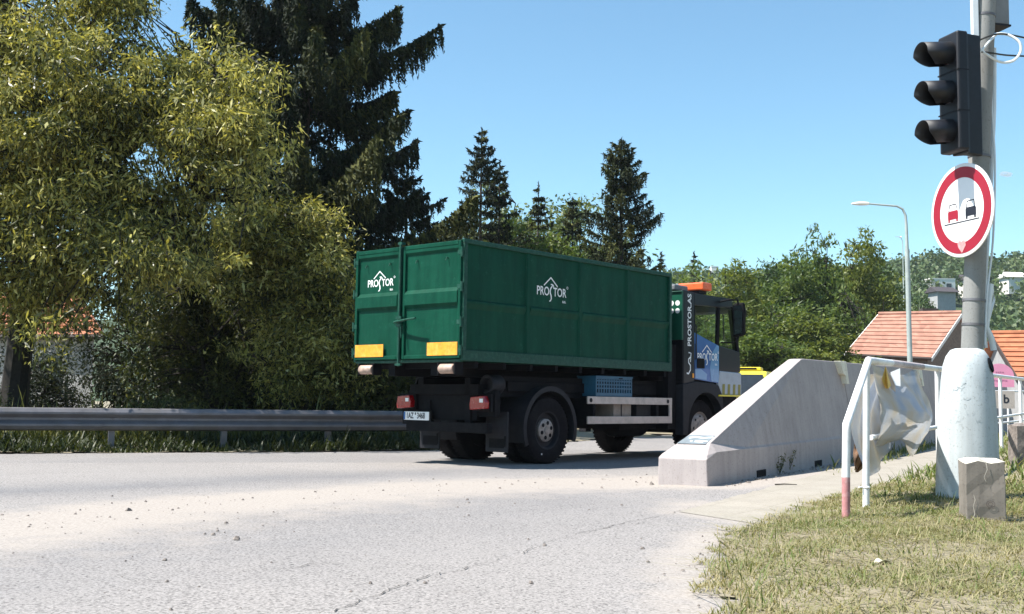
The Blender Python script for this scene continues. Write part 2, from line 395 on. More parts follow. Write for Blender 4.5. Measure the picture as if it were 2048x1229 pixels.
PALEL = leafmat('pale_leaf', [(0, (.07, .10, .04)), (.5, (.13, .17, .065)), (1, (.22, .25, .10))], .35)
SHADEL = leafmat('shaded_leaf', [(0, (.008, .014, .006)), (.6, (.022, .034, .012)), (1, (.07, .08, .025))], .2)  # shade below the willow and huge spruce put into the leaf colour
NEEDLE = leafmat('spruce_needle', [(0, (.004, .008, .004)), (.55, (.016, .026, .008)), (1, (.13, .13, .03))], .08, .85)
GRASSL = leafmat('grass_blade', [(0, (.05, .09, .02)), (.35, (.12, .165, .04)), (.6, (.21, .21, .085)), (1, (.38, .32, .19))], .3, .6)
LOCUSTY = leafmat('locust_leaf_yellowish', [(0, (.05, .075, .016)), (.5, (.14, .175, .035)), (1, (.25, .27, .07))], .42)
LOCUSTD = leafmat('locust_leaf_deep', [(0, (.02, .045, .015)), (.5, (.06, .10, .03)), (1, (.13, .18, .06))], .35)
WOODL = leafmat('far_leaf', [(0, (.045, .075, .03)), (.5, (.075, .115, .038)), (1, (.12, .15, .05))], .2)

# ------------------------------------------------------------------ the setting
def add_attr(me, name, vals):
    a = me.attributes.new(name, 'FLOAT', 'POINT'); a.data.foreach_set('value', vals.astype(np.float32))
def sheet(name, xs, ys, zf, m, poly=None):
    X, Y = np.meshgrid(xs, ys, indexing='ij'); nx, ny = X.shape
    V = np.stack([X.ravel(), Y.ravel(), zf(X.ravel(), Y.ravel())], 1)
    I = np.arange(nx*ny).reshape(nx, ny)
    Fc = np.stack([I[:-1, :-1].ravel(), I[1:, :-1].ravel(), I[1:, 1:].ravel(), I[:-1, 1:].ravel()], 1)
    if poly is not None:
        cx = V[Fc].mean(1); Fc = Fc[inpoly(cx[:, 0], cx[:, 1], poly)]
        used = np.unique(Fc); mp = -np.ones(len(V), int); mp[used] = np.arange(len(used)); V = V[used]; Fc = mp[Fc]
    me = bpy.data.meshes.new(name); me.from_pydata(V.tolist(), [], Fc.tolist()); me.materials.append(m)
    me.polygons.foreach_set('use_smooth', [True]*len(me.polygons))
    o = bpy.data.objects.new(name, me); COL.objects.link(o); o['kind'] = 'structure'
    return o, V
# far edge of the road
FAR = [(-40, 4), (-24, 11.6), (-14, 15.5), (-8.2, 18.05), (-5.3, 19.3), (-3, 20.4), (-1.6, 21.3), (-.2, 23.2), (1.5, 27.2), (4.75, 34), (9, 41.5), (20, 60), (42, 95)]
LAWN0 = [(.98, 1), (1.02, 3.5), (1.04, 5.16), (1.12, 5.98), (1.33, 7.16), (1.65, 8.11), (2.15, 9.15), (2.95, 10.75), (3.95, 12.4), (6.05, 16.1), (8.6, 20.6), (13.5, 29.5), (20, 41), (34, 66), (60, 66), (60, 1)]
def ragged(P, k, step, amp, seed):
    r = random.Random(seed); out = []
    for i, (p, q) in enumerate(zip(P, P[1:]+P[:1])):
        out.append(p)
        if i < k:
            n = max(1, int(math.hypot(q[0]-p[0], q[1]-p[1])/step))
            for j in range(1, n): f = j/n; out.append((p[0]+(q[0]-p[0])*f+r.gauss(0, amp), p[1]+(q[1]-p[1])*f+r.gauss(0, amp)))
    return out
LAWN = ragged(LAWN0, 8, .14, .045, 12)
PATHP = [(1.55, 9.95), (1.82, 10.6), (2.5, 11.85), (3.95, 14.5), (4.9, 16.6), (6.5, 19.6), (9.6, 25.4), (14, 33.6), (20, 44.4), (34, 69), (38, 69), (20.6, 40.9), (14, 29.3), (9.1, 20.4), (6.5, 15.9), (4.35, 12.2), (3.35, 10.55), (2.4, 9.0), (1.95, 8.75)]
xs = np.concatenate([[-1500, -800, -400, -200, -100, -60], np.arange(-45, 46, 3), [60, 100, 200, 400, 800, 1500]])
ys = np.concatenate([[-300, -60, -20], np.arange(-8, 80, 3), [90, 110, 150, 250, 500, 900, 1500]])
sheet('ground', xs, ys, lambda x, y: terr(x, y)*.98-.06, SOIL)
ROADP = [(-40, -9), (20, -9), (20, 1)]+[(12, 10), (14, 27), (36, 69), (52, 95)]+FAR[::-1]
def road_z(x, y): return terr(x, y)-.004*0+.0*x
def rz(x, y): return terr(x, y)+.004*np.sin(x*1.3)*np.sin(y*.9)
xs = np.concatenate([np.arange(-40, -9, .6), np.arange(-9, 9, .11), np.arange(9, 53, .6)])
ys = np.concatenate([np.arange(-9, 3, .6), np.arange(3, 26, .11), np.arange(26, 96, .6)])
road, V = sheet('road', xs, ys, rz, ASPH, ROADP)
# snap the far edge to a clean line
me = road.data; x, y = V[:, 0], V[:, 1]
SAND = [(-12, -1.5), (-6.5, 4.2), (-3.7, 8.2), (-2.9, 10.2), (-.7, 12.75), (1.6, 14.0), (2.6, 14.6), (5.4, 18.6), (12, 29)]
dsd = polydist(x, y, SAND); side = np.interp(x, [p[0] for p in SAND], [p[1] for p in SAND])-y   # >0: the near side
sand = np.where(side > 0, np.exp(-(dsd/1.5)**2), np.exp(-(dsd/.75)**2))*.62
sand += .45*np.exp(-(polydist(x, y, [(.75, 2), (.85, 5.1), (1.1, 7), (1.5, 8.2), (2.0, 9.0), (1.5, 9.9), (1.8, 10.9)])/.28)**2)+.4*np.exp(-(polydist(x, y, [(1.2, 13.1), (2.6, 12.9), (3.4, 13.9), (8, 21)])/.45)**2)
sand += .25*np.exp(-(polydist(x, y, [(2.5, 12.75), (4.2, 15.3), (6.6, 19.3)])/.22)**2)
add_attr(me, 'sand', sand)
WEAR = [(-14, 8), (-7.5, 9.5), (-4.9, 11.1), (-2.6, 13.6), (-.8, 15.0), (1.6, 16.8), (4, 19.5), (9, 27)]
wr = np.exp(-(polydist(x, y, WEAR)/.75)**2)*.95+.55*np.exp(-(polydist(x, y, [(-6, 2), (-3.2, 5.6), (-1.2, 8.6), (.6, 11.4)])/1.5)**2)
wr += .45*(y > 15.5+.25*(x+8))
add_attr(me, 'wear', np.clip(wr, 0, 1))
xs = np.arange(1.2, 38, .12); ys = np.arange(8.5, 69, .12)
# the footpath's slabs
mbp = MB()
def path_grid():
    left = [(1.5, 9.9), (1.82, 10.6), (2.5, 11.85), (3.95, 14.5), (4.9, 16.6), (6.5, 19.6), (9.6, 25.4), (14, 33.6), (20, 44.4), (34, 69)]
    right = [(2.0, 8.95), (2.45, 9.35), (3.4, 10.9), (4.4, 12.45), (5.35, 14.1), (6.5, 16.1), (9.1, 20.6), (14, 29.5), (20.6, 41.1), (37, 69)]
    n = 260; rows = []
    for i in range(n):
        t = (i/(n-1))**1.8*(len(left)-1); k = min(int(t), len(left)-2); f = t-k
        a = Vector((left[k][0]*(1-f)+left[k+1][0]*f, left[k][1]*(1-f)+left[k+1][1]*f, 0)); b = Vector((right[k][0]*(1-f)+right[k+1][0]*f, right[k][1]*(1-f)+right[k+1][1]*f, 0))
        d = (b-a).normalized(); a = a+d*random.uniform(-.03, .03); row = []
        for j in range(9):
            p = a.lerp(b, j/8); row.append((p.x, p.y, float(terr(p.x, p.y))+.006))
        rows.append(row)
    mbp.add([p for r in rows for p in r], [(i*9+j, i*9+j+1, (i+1)*9+j+1, (i+1)*9+j) for i in range(n-1) for j in range(8)])
path_grid(); o = mbp.build('footpath', PATH, smooth=True); o['kind'] = 'structure'
# lawn soil, slightly humped
def lz(x, y):
    d = polydist(x, y, LAWN0[:14]); return terr(x, y)+.014+.05*sstep(0, .8, d)+.012*np.sin(x*5.1+1)*np.sin(y*4.3)+.008*np.sin(x*13)*np.cos(y*11)
xs = np.concatenate([np.arange(.8, 9, .08), np.arange(9, 60, 1.)]); ys = np.concatenate([np.arange(1, 18, .08), np.arange(18, 66, .5)])
LAWNJ = LAWN
sheet('lawn_soil', xs, ys, lz, SOIL, LAWNJ)
# verge beyond the road
VERGE = FAR+[(60, 120), (-60, 120), (-60, 4)]
def vz(x, y): d = polydist(x, y, FAR); return .012+.10*sstep(0, 1.2, d)+.25*sstep(2, 9, d)+.02*np.sin(x*3.7)*np.sin(y*2.9)
xs = np.concatenate([np.arange(-60, -16, 2.), np.arange(-16, 8, .2), np.arange(8, 61, 2.)]); ys = np.concatenate([np.arange(4, 12, 1.), np.arange(12, 32, .2), np.arange(32, 121, 2.)])
VINNER = [(a, b) for a, b in VERGE]
sheet('verge', xs, ys, vz, SOIL, VINNER)
# cracks in the asphalt
CRK = MB()
def crack(pts, w0, seed):
    r = random.Random(seed); P = []
    for a, b in zip(pts[:-1], pts[1:]):
        n = max(2, int(math.hypot(b[0]-a[0], b[1]-a[1])/.045))
        for i in range(n): f = i/n; P.append((a[0]+(b[0]-a[0])*f+r.gauss(0, .012), a[1]+(b[1]-a[1])*f+r.gauss(0, .014)))
    P = [P[0]]+[(P[i][0]+.0, P[i][1]) for i in range(1, len(P))]
    wds = [w0*r.choice([.15, .5, .9, 1.2, 1.5]) for _ in P]
    o0 = len(CRK.v); stroke(CRK, P, wds, 0)
    for k in range(o0, len(CRK.v)):
        x, y, z = CRK.v[k]; CRK.v[k] = (x, y, float(terr(x, y))+.0085)
def gp(*a): return [tuple(G(*p)[:2]) for p in a]
crack(gp((660, 1229), (760, 1190), (850, 1155), (930, 1140), (1020, 1112)), .0055, 1)
crack(gp((1040, 1108), (1120, 1078), (1200, 1060), (1250, 1047), (1325, 1033), (1395, 1012)), .005, 2)
crack(gp((1180, 1062), (1260, 1051), (1340, 1037)), .004, 5)
crack(gp((880, 1040), (1000, 1028), (1150, 1012), (1310, 1000)), .004, 3)
crack(gp((560, 1142), (640, 1128), (705, 1133)), .006, 4)
crack(gp((430, 1045), (520, 1036), (620, 1020), (700, 1010)), .004, 6)
o = CRK.build('road_crack', mat('crack_shadow', (.06, .055, .05), .95)); o['kind'] = 'structure'

# ------------------------------------------------------------------ vegetation builders
def tree(name, loc, blobs, limbs, nleaf, leaf, lmat, label, cat='tree', group=None, seed=1, clump=.55, per=70, droop=.5, bark=BARK, twig=True, rot=0, sup=1):
    """blobs: (x,y,z,rx,ry,rz,weight) relative to loc; limbs: list of [(x,y,z,r),...] polylines"""
    rs = np.random.RandomState(seed)
    root = empty(name, loc, rot, label, cat, group)
    segs = []; LP = []
    for pl in limbs:
        for a, b in zip(pl[:-1], pl[1:]):
            segs.append((a[:3], b[:3], a[3], b[3]))
            for f in np.linspace(0, 1, 6): LP.append([a[0]*(1-f)+b[0]*f, a[1]*(1-f)+b[1]*f, a[2]*(1-f)+b[2]*f])
    LP = np.array(LP); ws = np.array([b[6] for b in blobs], float); ws /= ws.sum()
    nc = max(3, nleaf//per); k = rs.choice(len(blobs), nc, p=ws); B = np.array([b[:6] for b in blobs])[k]
    d = unit(rs.normal(size=(nc, 3))); r = rs.uniform(.12, 1, nc)**.42
    CC = B[:, :3]+d*B[:, 3:]*r[:, None]
    if sup > 1:                                               # clumps gather in boughs, with gaps between
        ns_ = max(2, nc//sup); j = rs.randint(0, ns_, nc); CC = CC[j]*.985+B[j][:, :3]*.015+rs.normal(size=(nc, 3))*clump*np.array([.8, .8, .6]); bt = rs.uniform(-.16, .16, ns_)[j]
    else: bt = np.zeros(nc)
    CC[:, 2] = np.maximum(CC[:, 2], .25)
    V0, n0 = mass_tubes(segs, 9)
    tr = fastmesh('trunk', V0, n0, bark, root)
    if twig:
        ts = []
        for c in CC:
            i = np.argmin(((LP-c)**2).sum(1)); p = LP[i]; L = np.linalg.norm(c-p)
            mid = (p+c)/2+rs.normal(size=3)*.08*L+np.array([0, 0, .1*L]); r0 = .010+.008*L
            ts += [(p, mid, r0, r0*.7), (mid, c, r0*.7, .003)]
        V1, n1 = mass_tubes(ts, 4); fastmesh('branches', V1, n1, bark, root)
    cr = clump*rs.uniform(.6, 1.35, nc)
    C = np.repeat(CC, per, 0); n = len(C); dd = rs.normal(size=(n, 3)); rr = unit(dd)*(rs.uniform(0, 1, n)**.45)[:, None]
    C = C+rr*np.repeat(cr, per)[:, None]*[1.1, 1.1, .8]
    D = rr*.6+rs.normal(size=(n, 3))*.45; D[:, 2] -= droop
    Ls = leaf[0]*np.exp(rs.normal(size=n)*.32); Wd = leaf[1]*np.exp(rs.normal(size=n)*.3)
    tone = np.repeat(rs.uniform(-.2, .2, nc)+bt, per)
    fastmesh('leaves', leafquads(C, D, Ls, Wd, rs), n, lmat, root, rnd=.45+tone+rs.normal(size=n)*.18)
    return root
def spruce(name, loc, H, R, label, z0=1.2, zb=.0, seed=1, dens=1., dark=0, lean=(0, 0), group=None, hang=.55, trunk=.22, whorl=.34, gap=0, nl=.07, wl=.028, rag=.0):
    rs = np.random.RandomState(seed); root = empty(name, loc, 0, label, 'tree', group)
    seg = []; n = 14
    for i in range(n):
        a, b = i/n, (i+1)/n
        seg.append(((lean[0]*a*H, lean[1]*a*H, a*H), (lean[0]*b*H, lean[1]*b*H, b*H), trunk*(1-a)+.015, trunk*(1-b)+.015))
    V0, n0 = mass_tubes(seg, 10); fastmesh('trunk', V0, n0, BARKS, root)
    Cs, Ds, Ls, Ws, Tn, br = [], [], [], [], [], []
    z = z0
    while z < H*.985:
        t = z/H; Rz = R(t)*rs.uniform(1-rag, 1+rag*.6); nb = rs.randint(4, 7) if t < .93 else 4
        a0 = rs.uniform(0, 2*PI)
        for b in range(nb):
            if rs.rand() < gap*(1 if t > .38 else .25): continue
            az = a0+2*PI*b/nb+rs.normal()*.25; L = min(Rz*rs.uniform(.62-rag*.5, 1.15), R(t)*1.12)
            if L < .12: continue
            up = .55*(t-.35) if t > .35 else .35*(t-.35)
            kp = np.linspace(0, 1, 9); out = np.array([math.cos(az), math.sin(az), 0]); lat = np.array([-math.sin(az), math.cos(az), 0])
            zc = up*kp*L-.30*L*np.sin(kp*PI*.9)*(1-t)+.10*L*kp**3
            P = np.array([lean[0]*z, lean[1]*z, z])+out*(kp*L)[:, None]+np.array([0, 0, 1.])*zc[:, None]
            for i in range(8): br.append((P[i], P[i+1], .030*(1-kp[i])*min(1, L/2)+.006, .030*(1-kp[i+1])*min(1, L/2)+.005))
            ns = int(30*dens*L+6)
            tt = rs.uniform(.12, 1.0, ns)**.8; idx = np.clip((tt*8).astype(int), 0, 7); fr = tt*8-idx
            pp = P[idx]*(1-fr)[:, None]+P[idx+1]*fr[:, None]
            lw = (.34*L*(1-tt)+.10)*rs.uniform(-1, 1, ns); fwd = np.abs(lw)*.7
            pp = pp+lat*lw[:, None]+out*fwd[:, None]*.6; pp[:, 2] -= np.abs(lw)*.15
            hl = hang*rs.uniform(.25, 1.1, ns)*(.5+.5*min(1, Rz/2.5))*(1-.5*t)
            tn = rs.normal()*.16
            for s_ in range(ns):
                m = max(3, int(hl[s_]/.075*dens)); q = np.linspace(0, 1, m)
                c = pp[s_]+np.stack([rs.normal(size=m)*.016, rs.normal(size=m)*.016, -q*hl[s_]], 1)+out*(q*hl[s_]*.12)[:, None]
                dr = rs.normal(size=(m, 3))*.55; dr[:, 2] -= .9; dr += out*.35
                Cs.append(c); Ds.append(dr); Ls.append(np.full(m, nl*1.9)*rs.uniform(.7, 1.3, m)); Ws.append(np.full(m, wl*1.5)*(1.15-q*.6)); Tn.append(np.full(m, tn)+.1*(1-q)+.25*(tt[s_]-.5))
            # needles along the twig itself, pointing outwards
            m = int(26*dens*L+8); q = rs.uniform(0.1, 1, m); idx = np.clip((q*8).astype(int), 0, 7); fr = q*8-idx
            c = P[idx]*(1-fr)[:, None]+P[idx+1]*fr[:, None]; dr = out*.8+lat*rs.normal(size=(m, 1))*.9+rs.normal(size=(m, 3))*.2; dr[:, 2] += .15
            Cs.append(c+unit(dr)*nl); Ds.append(dr); Ls.append(np.full(m, nl*2.6)); Ws.append(np.full(m, wl*1.8)); Tn.append(np.full(m, tn+.22))
        z += whorl*rs.uniform(.7, 1.25)*(1 if t < .8 else .7)
    # leader
    m = 26; q = rs.uniform(.93, 1.0, m); c = np.stack([lean[0]*H*q, lean[1]*H*q, q*H], 1); dr = rs.normal(size=(m, 3)); dr[:, 2] = np.abs(dr[:, 2])+.4
    Cs.append(c); Ds.append(dr); Ls.append(np.full(m, nl*2.6)); Ws.append(np.full(m, wl*1.5)); Tn.append(np.full(m, 0))
    V1, n1 = mass_tubes(br, 4); fastmesh('branches', V1, n1, BARKS, root)
    C = np.concatenate(Cs); D = np.concatenate(Ds); L_ = np.concatenate(Ls); W_ = np.concatenate(Ws); T_ = np.concatenate(Tn)
    V = leafquads(C, D, L_, W_, rs); fastmesh('needles', V, len(C), NEEDLE, root, rnd=.38+T_-dark+rs.normal(size=len(C))*.12)
    return root
# ------------------------------------------------------------------ the lorry
YAW = .844; TO = (-.6816, 15.6107, 0)
truck = empty('hook_lift_truck', TO, YAW, 'dark two axle lorry with blue and black cab and orange beacon carrying the container', 'lorry')
def build_logo(w):
    """white mark: wordmark with a tall S and a gable line over it, width w, lower left of the P at 0,0"""
    mb = MB(); me = text_bm('PRO', .30, .004, .82); me2 = text_bm('TOR', .30, .004, .82)
    me_to(mb, me, 0, 0); me_to(mb, me2, .625, 0)
    bpy.data.meshes.remove(me); bpy.data.meshes.remove(me2)
    a = [(.475, -.135), (.52, -.125), (.552, -.07), (.545, 0), (.512, .06), (.505, .12), (.53, .18), (.575, .225), (.60, .26)]
    stroke(mb, a, [.02, .035, .042, .045, .045, .045, .04, .035, .02])
    stroke(mb, [(.53, .275), (.60, .275), (.635, .24), (.64, .2)], .03)
    stroke(mb, [(.27, .235), (.53, .44), (.79, .235)], [.03, .04, .03])
    me = text_bm('a.s.', .11, .003, 1); me_to(mb, me, .98, -.14); bpy.data.meshes.remove(me)
    mb2 = MB(); r = .028
    stroke(mb, [(1.17+r*math.cos(t), .24+r*math.sin(t)) for t in np.linspace(0, 2*PI, 12)], .012)
    mb.v = [(x*w/1.16, y*w/1.16, z) for x, y, z in mb.v]
    return mb
WLM = mat('white_lettering', (.78, .79, .78), .5, var=.04, bumps=0)

def wheel(x, y, r, wd, sgn, kind):
    """sgn -1: outer face towards -y"""
    root = None; c = (x, y, r)
    y0 = y; mb = MB(); h = wd/2
    prof = [(.30*r/.52, -h*.86), (.36*r/.52, -h*.98), (r*.84, -h), (r*.955, -h*.9), (r, -h*.68), (r, h*.68), (r*.955, h*.9), (r*.84, h), (.36*r/.52, h*.98), (.30*r/.52, h*.86)]
    mb.lathe([(a, b) for a, b in prof], c, 'y', 48)
    for k in range(46):                                       # shoulder lugs
        a = 2*PI*k/46
        for s in (-1, 1):
            p = Vector((x+math.cos(a)*(r+.001), y+s*h*.62, r+math.sin(a)*(r+.001)))
            q = Vector((-math.sin(a), 0, math.cos(a)))*.016; u = Vector((math.cos(a), 0, math.sin(a)))*.003; v = Vector((0, h*.28, 0))
            mb.add([p-q-v-u*2, p+q-v-u*2, p+q+v-u*2, p-q+v-u*2, p-q-v+u, p+q-v+u, p+q+v+u, p-q+v+u], [(4, 5, 6, 7), (0, 1, 5, 4), (1, 2, 6, 5), (2, 3, 7, 6), (3, 0, 4, 7)])
    w_ = mb.build('wheel', TYRE, truck, smooth=True, angle=35)
    of = sgn*h; rm = MB()
    if kind == 'rear':
        rm.lathe([(.305*r/.52, of*.86), (.275, of*.8), (.26, of*.35), (.20, of*.28), (.175, of*.3), (.17, of*.3)], c, 'y', 40)
        rm.build('rim', DGREY, w_, smooth=True)
        hb = MB(); hb.lathe([(.178, of*.30), (.175, of*.62), (.155, of*.70), (.06, of*.74), (.055, of*.86), (.0001, of*.88)], c, 'y', 36); hb.build('hub_cover', SILV, w_, smooth=True)
        for k in range(6):
            a = 2*PI*k/6+.3; q = MB(); q.lathe([(.030, of*.70), (.032, of*.735), (.0001, of*.745)], (x+.115*math.cos(a), y, r+.115*math.sin(a)), 'y', 14); q.build('hub_hole', BLACK, w_)
        vd = MB(); vd.lathe([(.014, of*.99), (.012, of*1.03), (.0001, of*1.035)], (x-.16, y, r-.36), 'y', 10); vd.build('valve_cap', WHITE, w_)
    elif kind == 'front':
        rm.lathe([(.305*r/.52, of*.86), (.285, of*.8), (.27, of*.62), (.24, of*.80), (.17, of*.95), (.13, of*.96), (.12, of*1.05), (.07, of*1.1), (.0001, of*1.12)], c, 'y', 40)
        rm.build('rim', SILV, w_, smooth=True)
        for k in range(8):
            a = 2*PI*k/8; q = MB(); q.lathe([(.028, of*.885), (.0001, of*.90)], (x+.205*math.cos(a), y, r+.205*math.sin(a)), 'y', 14); q.build('rim_hole', BLACK, w_)
    else:
        rm.lathe([(.305*r/.52, of*.86), (.26, of*.2), (.0001, of*.15)], c, 'y', 24); rm.build('rim', BLACK, w_)
    return w_
RX, FX, WR = 2.09, 6.38, .515
wheel(RX, .30, WR, .29, -1, 'rear'); wheel(RX, .64, WR, .27, 1, 'inner'); wheel(RX, 1.70, WR, .27, -1, 'inner'); wheel(RX, 2.04, WR, .29, 1, 'rear')
wheel(FX, .26, WR, .31, -1, 'front'); wheel(FX, 2.06, WR, .31, 1, 'front')
# chassis
mb = MB()
for y in (.72, 1.52): mb.box(.85, 7.0, y-.04, y+.04, .72, 1.0)
for x in (.9, 1.7, 2.6, 3.6, 4.6, 5.5): mb.box(x, x+.08, .76, 1.48, .76, .96)
mb.box(RX-.09, RX+.09, .5, 1.84, WR-.09, WR+.09); mb.box(FX-.07, FX+.07, .4, 1.92, WR-.1, WR+.05)
mb.lathe([(.0001, -.2), (.2, -.17), (.24, 0), (.2, .17), (.0001, .2)], (RX, 1.17, WR), 'x', 16)
mb.tube([(RX, 1.17, WR+.02), (3.6, 1.17, .72), (5.2, 1.17, .82)], .05, 8)
mb.box(4.2, 5.3, .35, 2.0, .50, .95)
mb.build('chassis', BLACK, truck, bevel=.008)
mb = MB()                                                    # tipping frame and hook arm
for y in (.62, 1.62): mb.box(.75, 5.35, y-.06, y+.06, 1.04, 1.30)
mb.box(.75, .95, .40, 1.86, 1.04, 1.20); mb.box(2.6, 2.8, .62, 1.62, 1.04, 1.28); mb.box(4.2, 5.3, .95, 1.29, 1.06, 1.40)
mb.box(1.3, 5.2, .30, .56, 1.10, 1.26); mb.box(.88, 1.0, .18, 2.04, .72, 1.1)
mb.box(1.0, 5.35, .34, .40, 1.02, 1.34); mb.box(1.0, 5.35, 1.94, 2.0, 1.02, 1.34)
mb.build('tipping_frame', BLACK, truck, bevel=.01)
mb = MB(); mb.box(5.22, 5.44, 1.0, 1.24, 1.2, 2.9); mb.tube([(5.33, 1.12, 2.9), (5.3, 1.12, 3.02), (5.2, 1.12, 3.05), (5.12, 1.12, 2.95)], .05, 8); mb.build('hook_arm', BLACK, truck, bevel=.01)
for y in (1.74, .34):
    mb = MB(); mb.lathe([(.0001, -.16), (.13, -.16), (.145, -.14), (.145, .1), (.13, .12), (.10, .12), (.09, .02), (.0001, .02)], (.98, y, 1.20), 'x', 26)
    mb.v = [(.98-(x-.98), yy, z) for x, yy, z in mb.v]; mb.build('rear_roller', DGREY, truck, smooth=True)
# rear end: crossbar, bumper, plate, lamps
mb = MB(); mb.box(.72, .84, .18, 1.90, .48, .63); mb.box(.80, .9, .60, .72, .55, .95); mb.box(.80, .9, 1.46, 1.58, .55, .95); mb.build('rear_bumper', BLACK, truck, bevel=.008)
mb = MB(); mb.box(.84, .9, .5, 1.75, .66, 1.04); mb.build('rear_panel', BLACK, truck, bevel=.006)
for y in (.22, 1.80):
    mb = MB(); mb.prism([(y, .84), (y+.30, .82), (y+.31, .90), (y+.29, 1.01), (y+.03, 1.03), (y-.01, .93)], 'x', .70, .80); l_ = mb.build('tail_lamp', RED, truck, bevel=.012)
    mb = MB(); mb.box(.692, .6985, y+.03, y+.10, .93, .985); mb.build('reversing_lens', WHITE, l_, bevel=.002)
    mb = MB(); mb.box(.80, .86, y-.03, y+.33, .80, 1.05); mb.build('lamp_housing', BLACK, truck, bevel=.006)
mb = MB(); mb.box(.725, .735, 1.40, 1.96, .645, .775); pl = mb.build('number_plate', WHITE, truck, bevel=.004)
PFR = frame((.7215, 1.90, .672), (0, -1, 0), (0, 0, 1))
mb = MB(); me = text_bm('1AZ', .125, .003, .72); me_to(mb, me, 0, 0); bpy.data.meshes.remove(me); me = text_bm('3468', .125, .003, .70); me_to(mb, me, .24, 0); bpy.data.meshes.remove(me)
stroke(mb, [(.205, .055), (.205, .09)], .025); decal(mb, 'lettering', SIGNK, pl, PFR)
mb = MB(); mb.box(.7185, .7245, 1.925, 1.955, .65, .77); mb.build('plate_band', BLUE, pl)
mb = MB(); mb.box(.735, .76, 1.36, 2.0, .58, .79); mb.build('plate_holder', BLACK, truck, bevel=.004)
# fenders and mud flaps
def arc(cx, cz, r, a0, a1, n=18): return [(cx+r*math.cos(a), cz+r*math.sin(a)) for a in np.linspace(a0, a1, n)]
for y0, y1 in ((.12, .80), (1.54, 2.22)):
    mb = MB(); o_ = arc(RX, .55, .64, rad(200), rad(-18), 26); i_ = arc(RX, .55, .615, rad(-18), rad(200), 26)
    mb.prism(o_+i_, 'y', y0, y1)
    f_ = mb.build('rear_fender', DGREY, truck, smooth=True, angle=30)
    mb = MB(); o_ = arc(RX, .55, .645, rad(205), rad(-20), 26); i_ = arc(RX, .55, .57, rad(-20), rad(205), 26); mb.prism(o_+i_, 'y', y0-.012 if y0 < 1 else y1-.01, (y0+.02) if y0 < 1 else y1+.012)
    mb.build('fender_lip', DGREY, f_, smooth=True, angle=30)
    mb = MB(); mb.box(1.10, 1.125, y0, y0+.44, .20, .80); q = mb.build('mud_flap', DGREY, truck, bevel=.006)
    mb = MB(); mb.box(1.092, 1.099, y0+.06, y0+.36, .26, .40); mb.box(1.092, 1.099, y0+.03, y0+.06, .28, .44); mb.build('flap_emblem', BLACK, q)
# side guards
def side_guard(y, s):
    mb = MB(); mb.box(2.93, 5.34, y, y+s*.03, .93, 1.05); mb.box(2.93, 5.34, y, y+s*.03, .61, .73); mb.box(5.26, 5.34, y+s*.001, y+s*.029, .73, .93)
    g = mb.build('side_guard', GUARDP, truck, bevel=.006)
    for x in (3.0, 5.2):
        m2 = MB(); m2.lathe([(.035, -.004), (.035, 0), (.02, .002), (.0001, .002)], (x, y, .99), 'y', 16); m2.v = [(a, b-s*.004, c) for a, b, c in m2.v]; m2.build('guard_bolt', DGREY, g)
    [MB().box(x, x+.06, y+s*.03, y+s*.5, .6, 1.04).build('guard_bracket', BLACK, g) for x in (3.1, 4.9)]
side_guard(.04, 1); side_guard(2.28, -1)
mb = MB(); mb.box(3.75, 4.25, .14, .60, .70, .94); bt = mb.build('battery_box', mat('battery_box_dusty', (.26, .22, .19), .8, var=.3), truck, bevel=.012)
MB().box(3.95, 3.965, .128, .139, .70, .94).build('box_strap', DGREY, bt); MB().box(4.43, 4.85, .16, .6, .70, .93).build('tool_box', DGREY, truck)
mb = MB(); mb.lathe([(.0001, -.42), (.23, -.42), (.25, -.38), (.25, .38), (.23, .42), (.0001, .42)], (4.75, .62, .62), 'x', 28); mb.build('fuel_tank', BLACK, truck, smooth=True)
mb = MB(); mb.box(5.30, 5.56, .10, .55, .50, 2.0); mb.tube([(5.42, .3, 1.9), (5.42, .3, 2.35), (5.5, .3, 2.5)], .07, 10); mb.box(5.15, 5.6, .2, 2.1, 1.35, 1.5); mb.build('air_intake', BLACK, truck, bevel=.015)

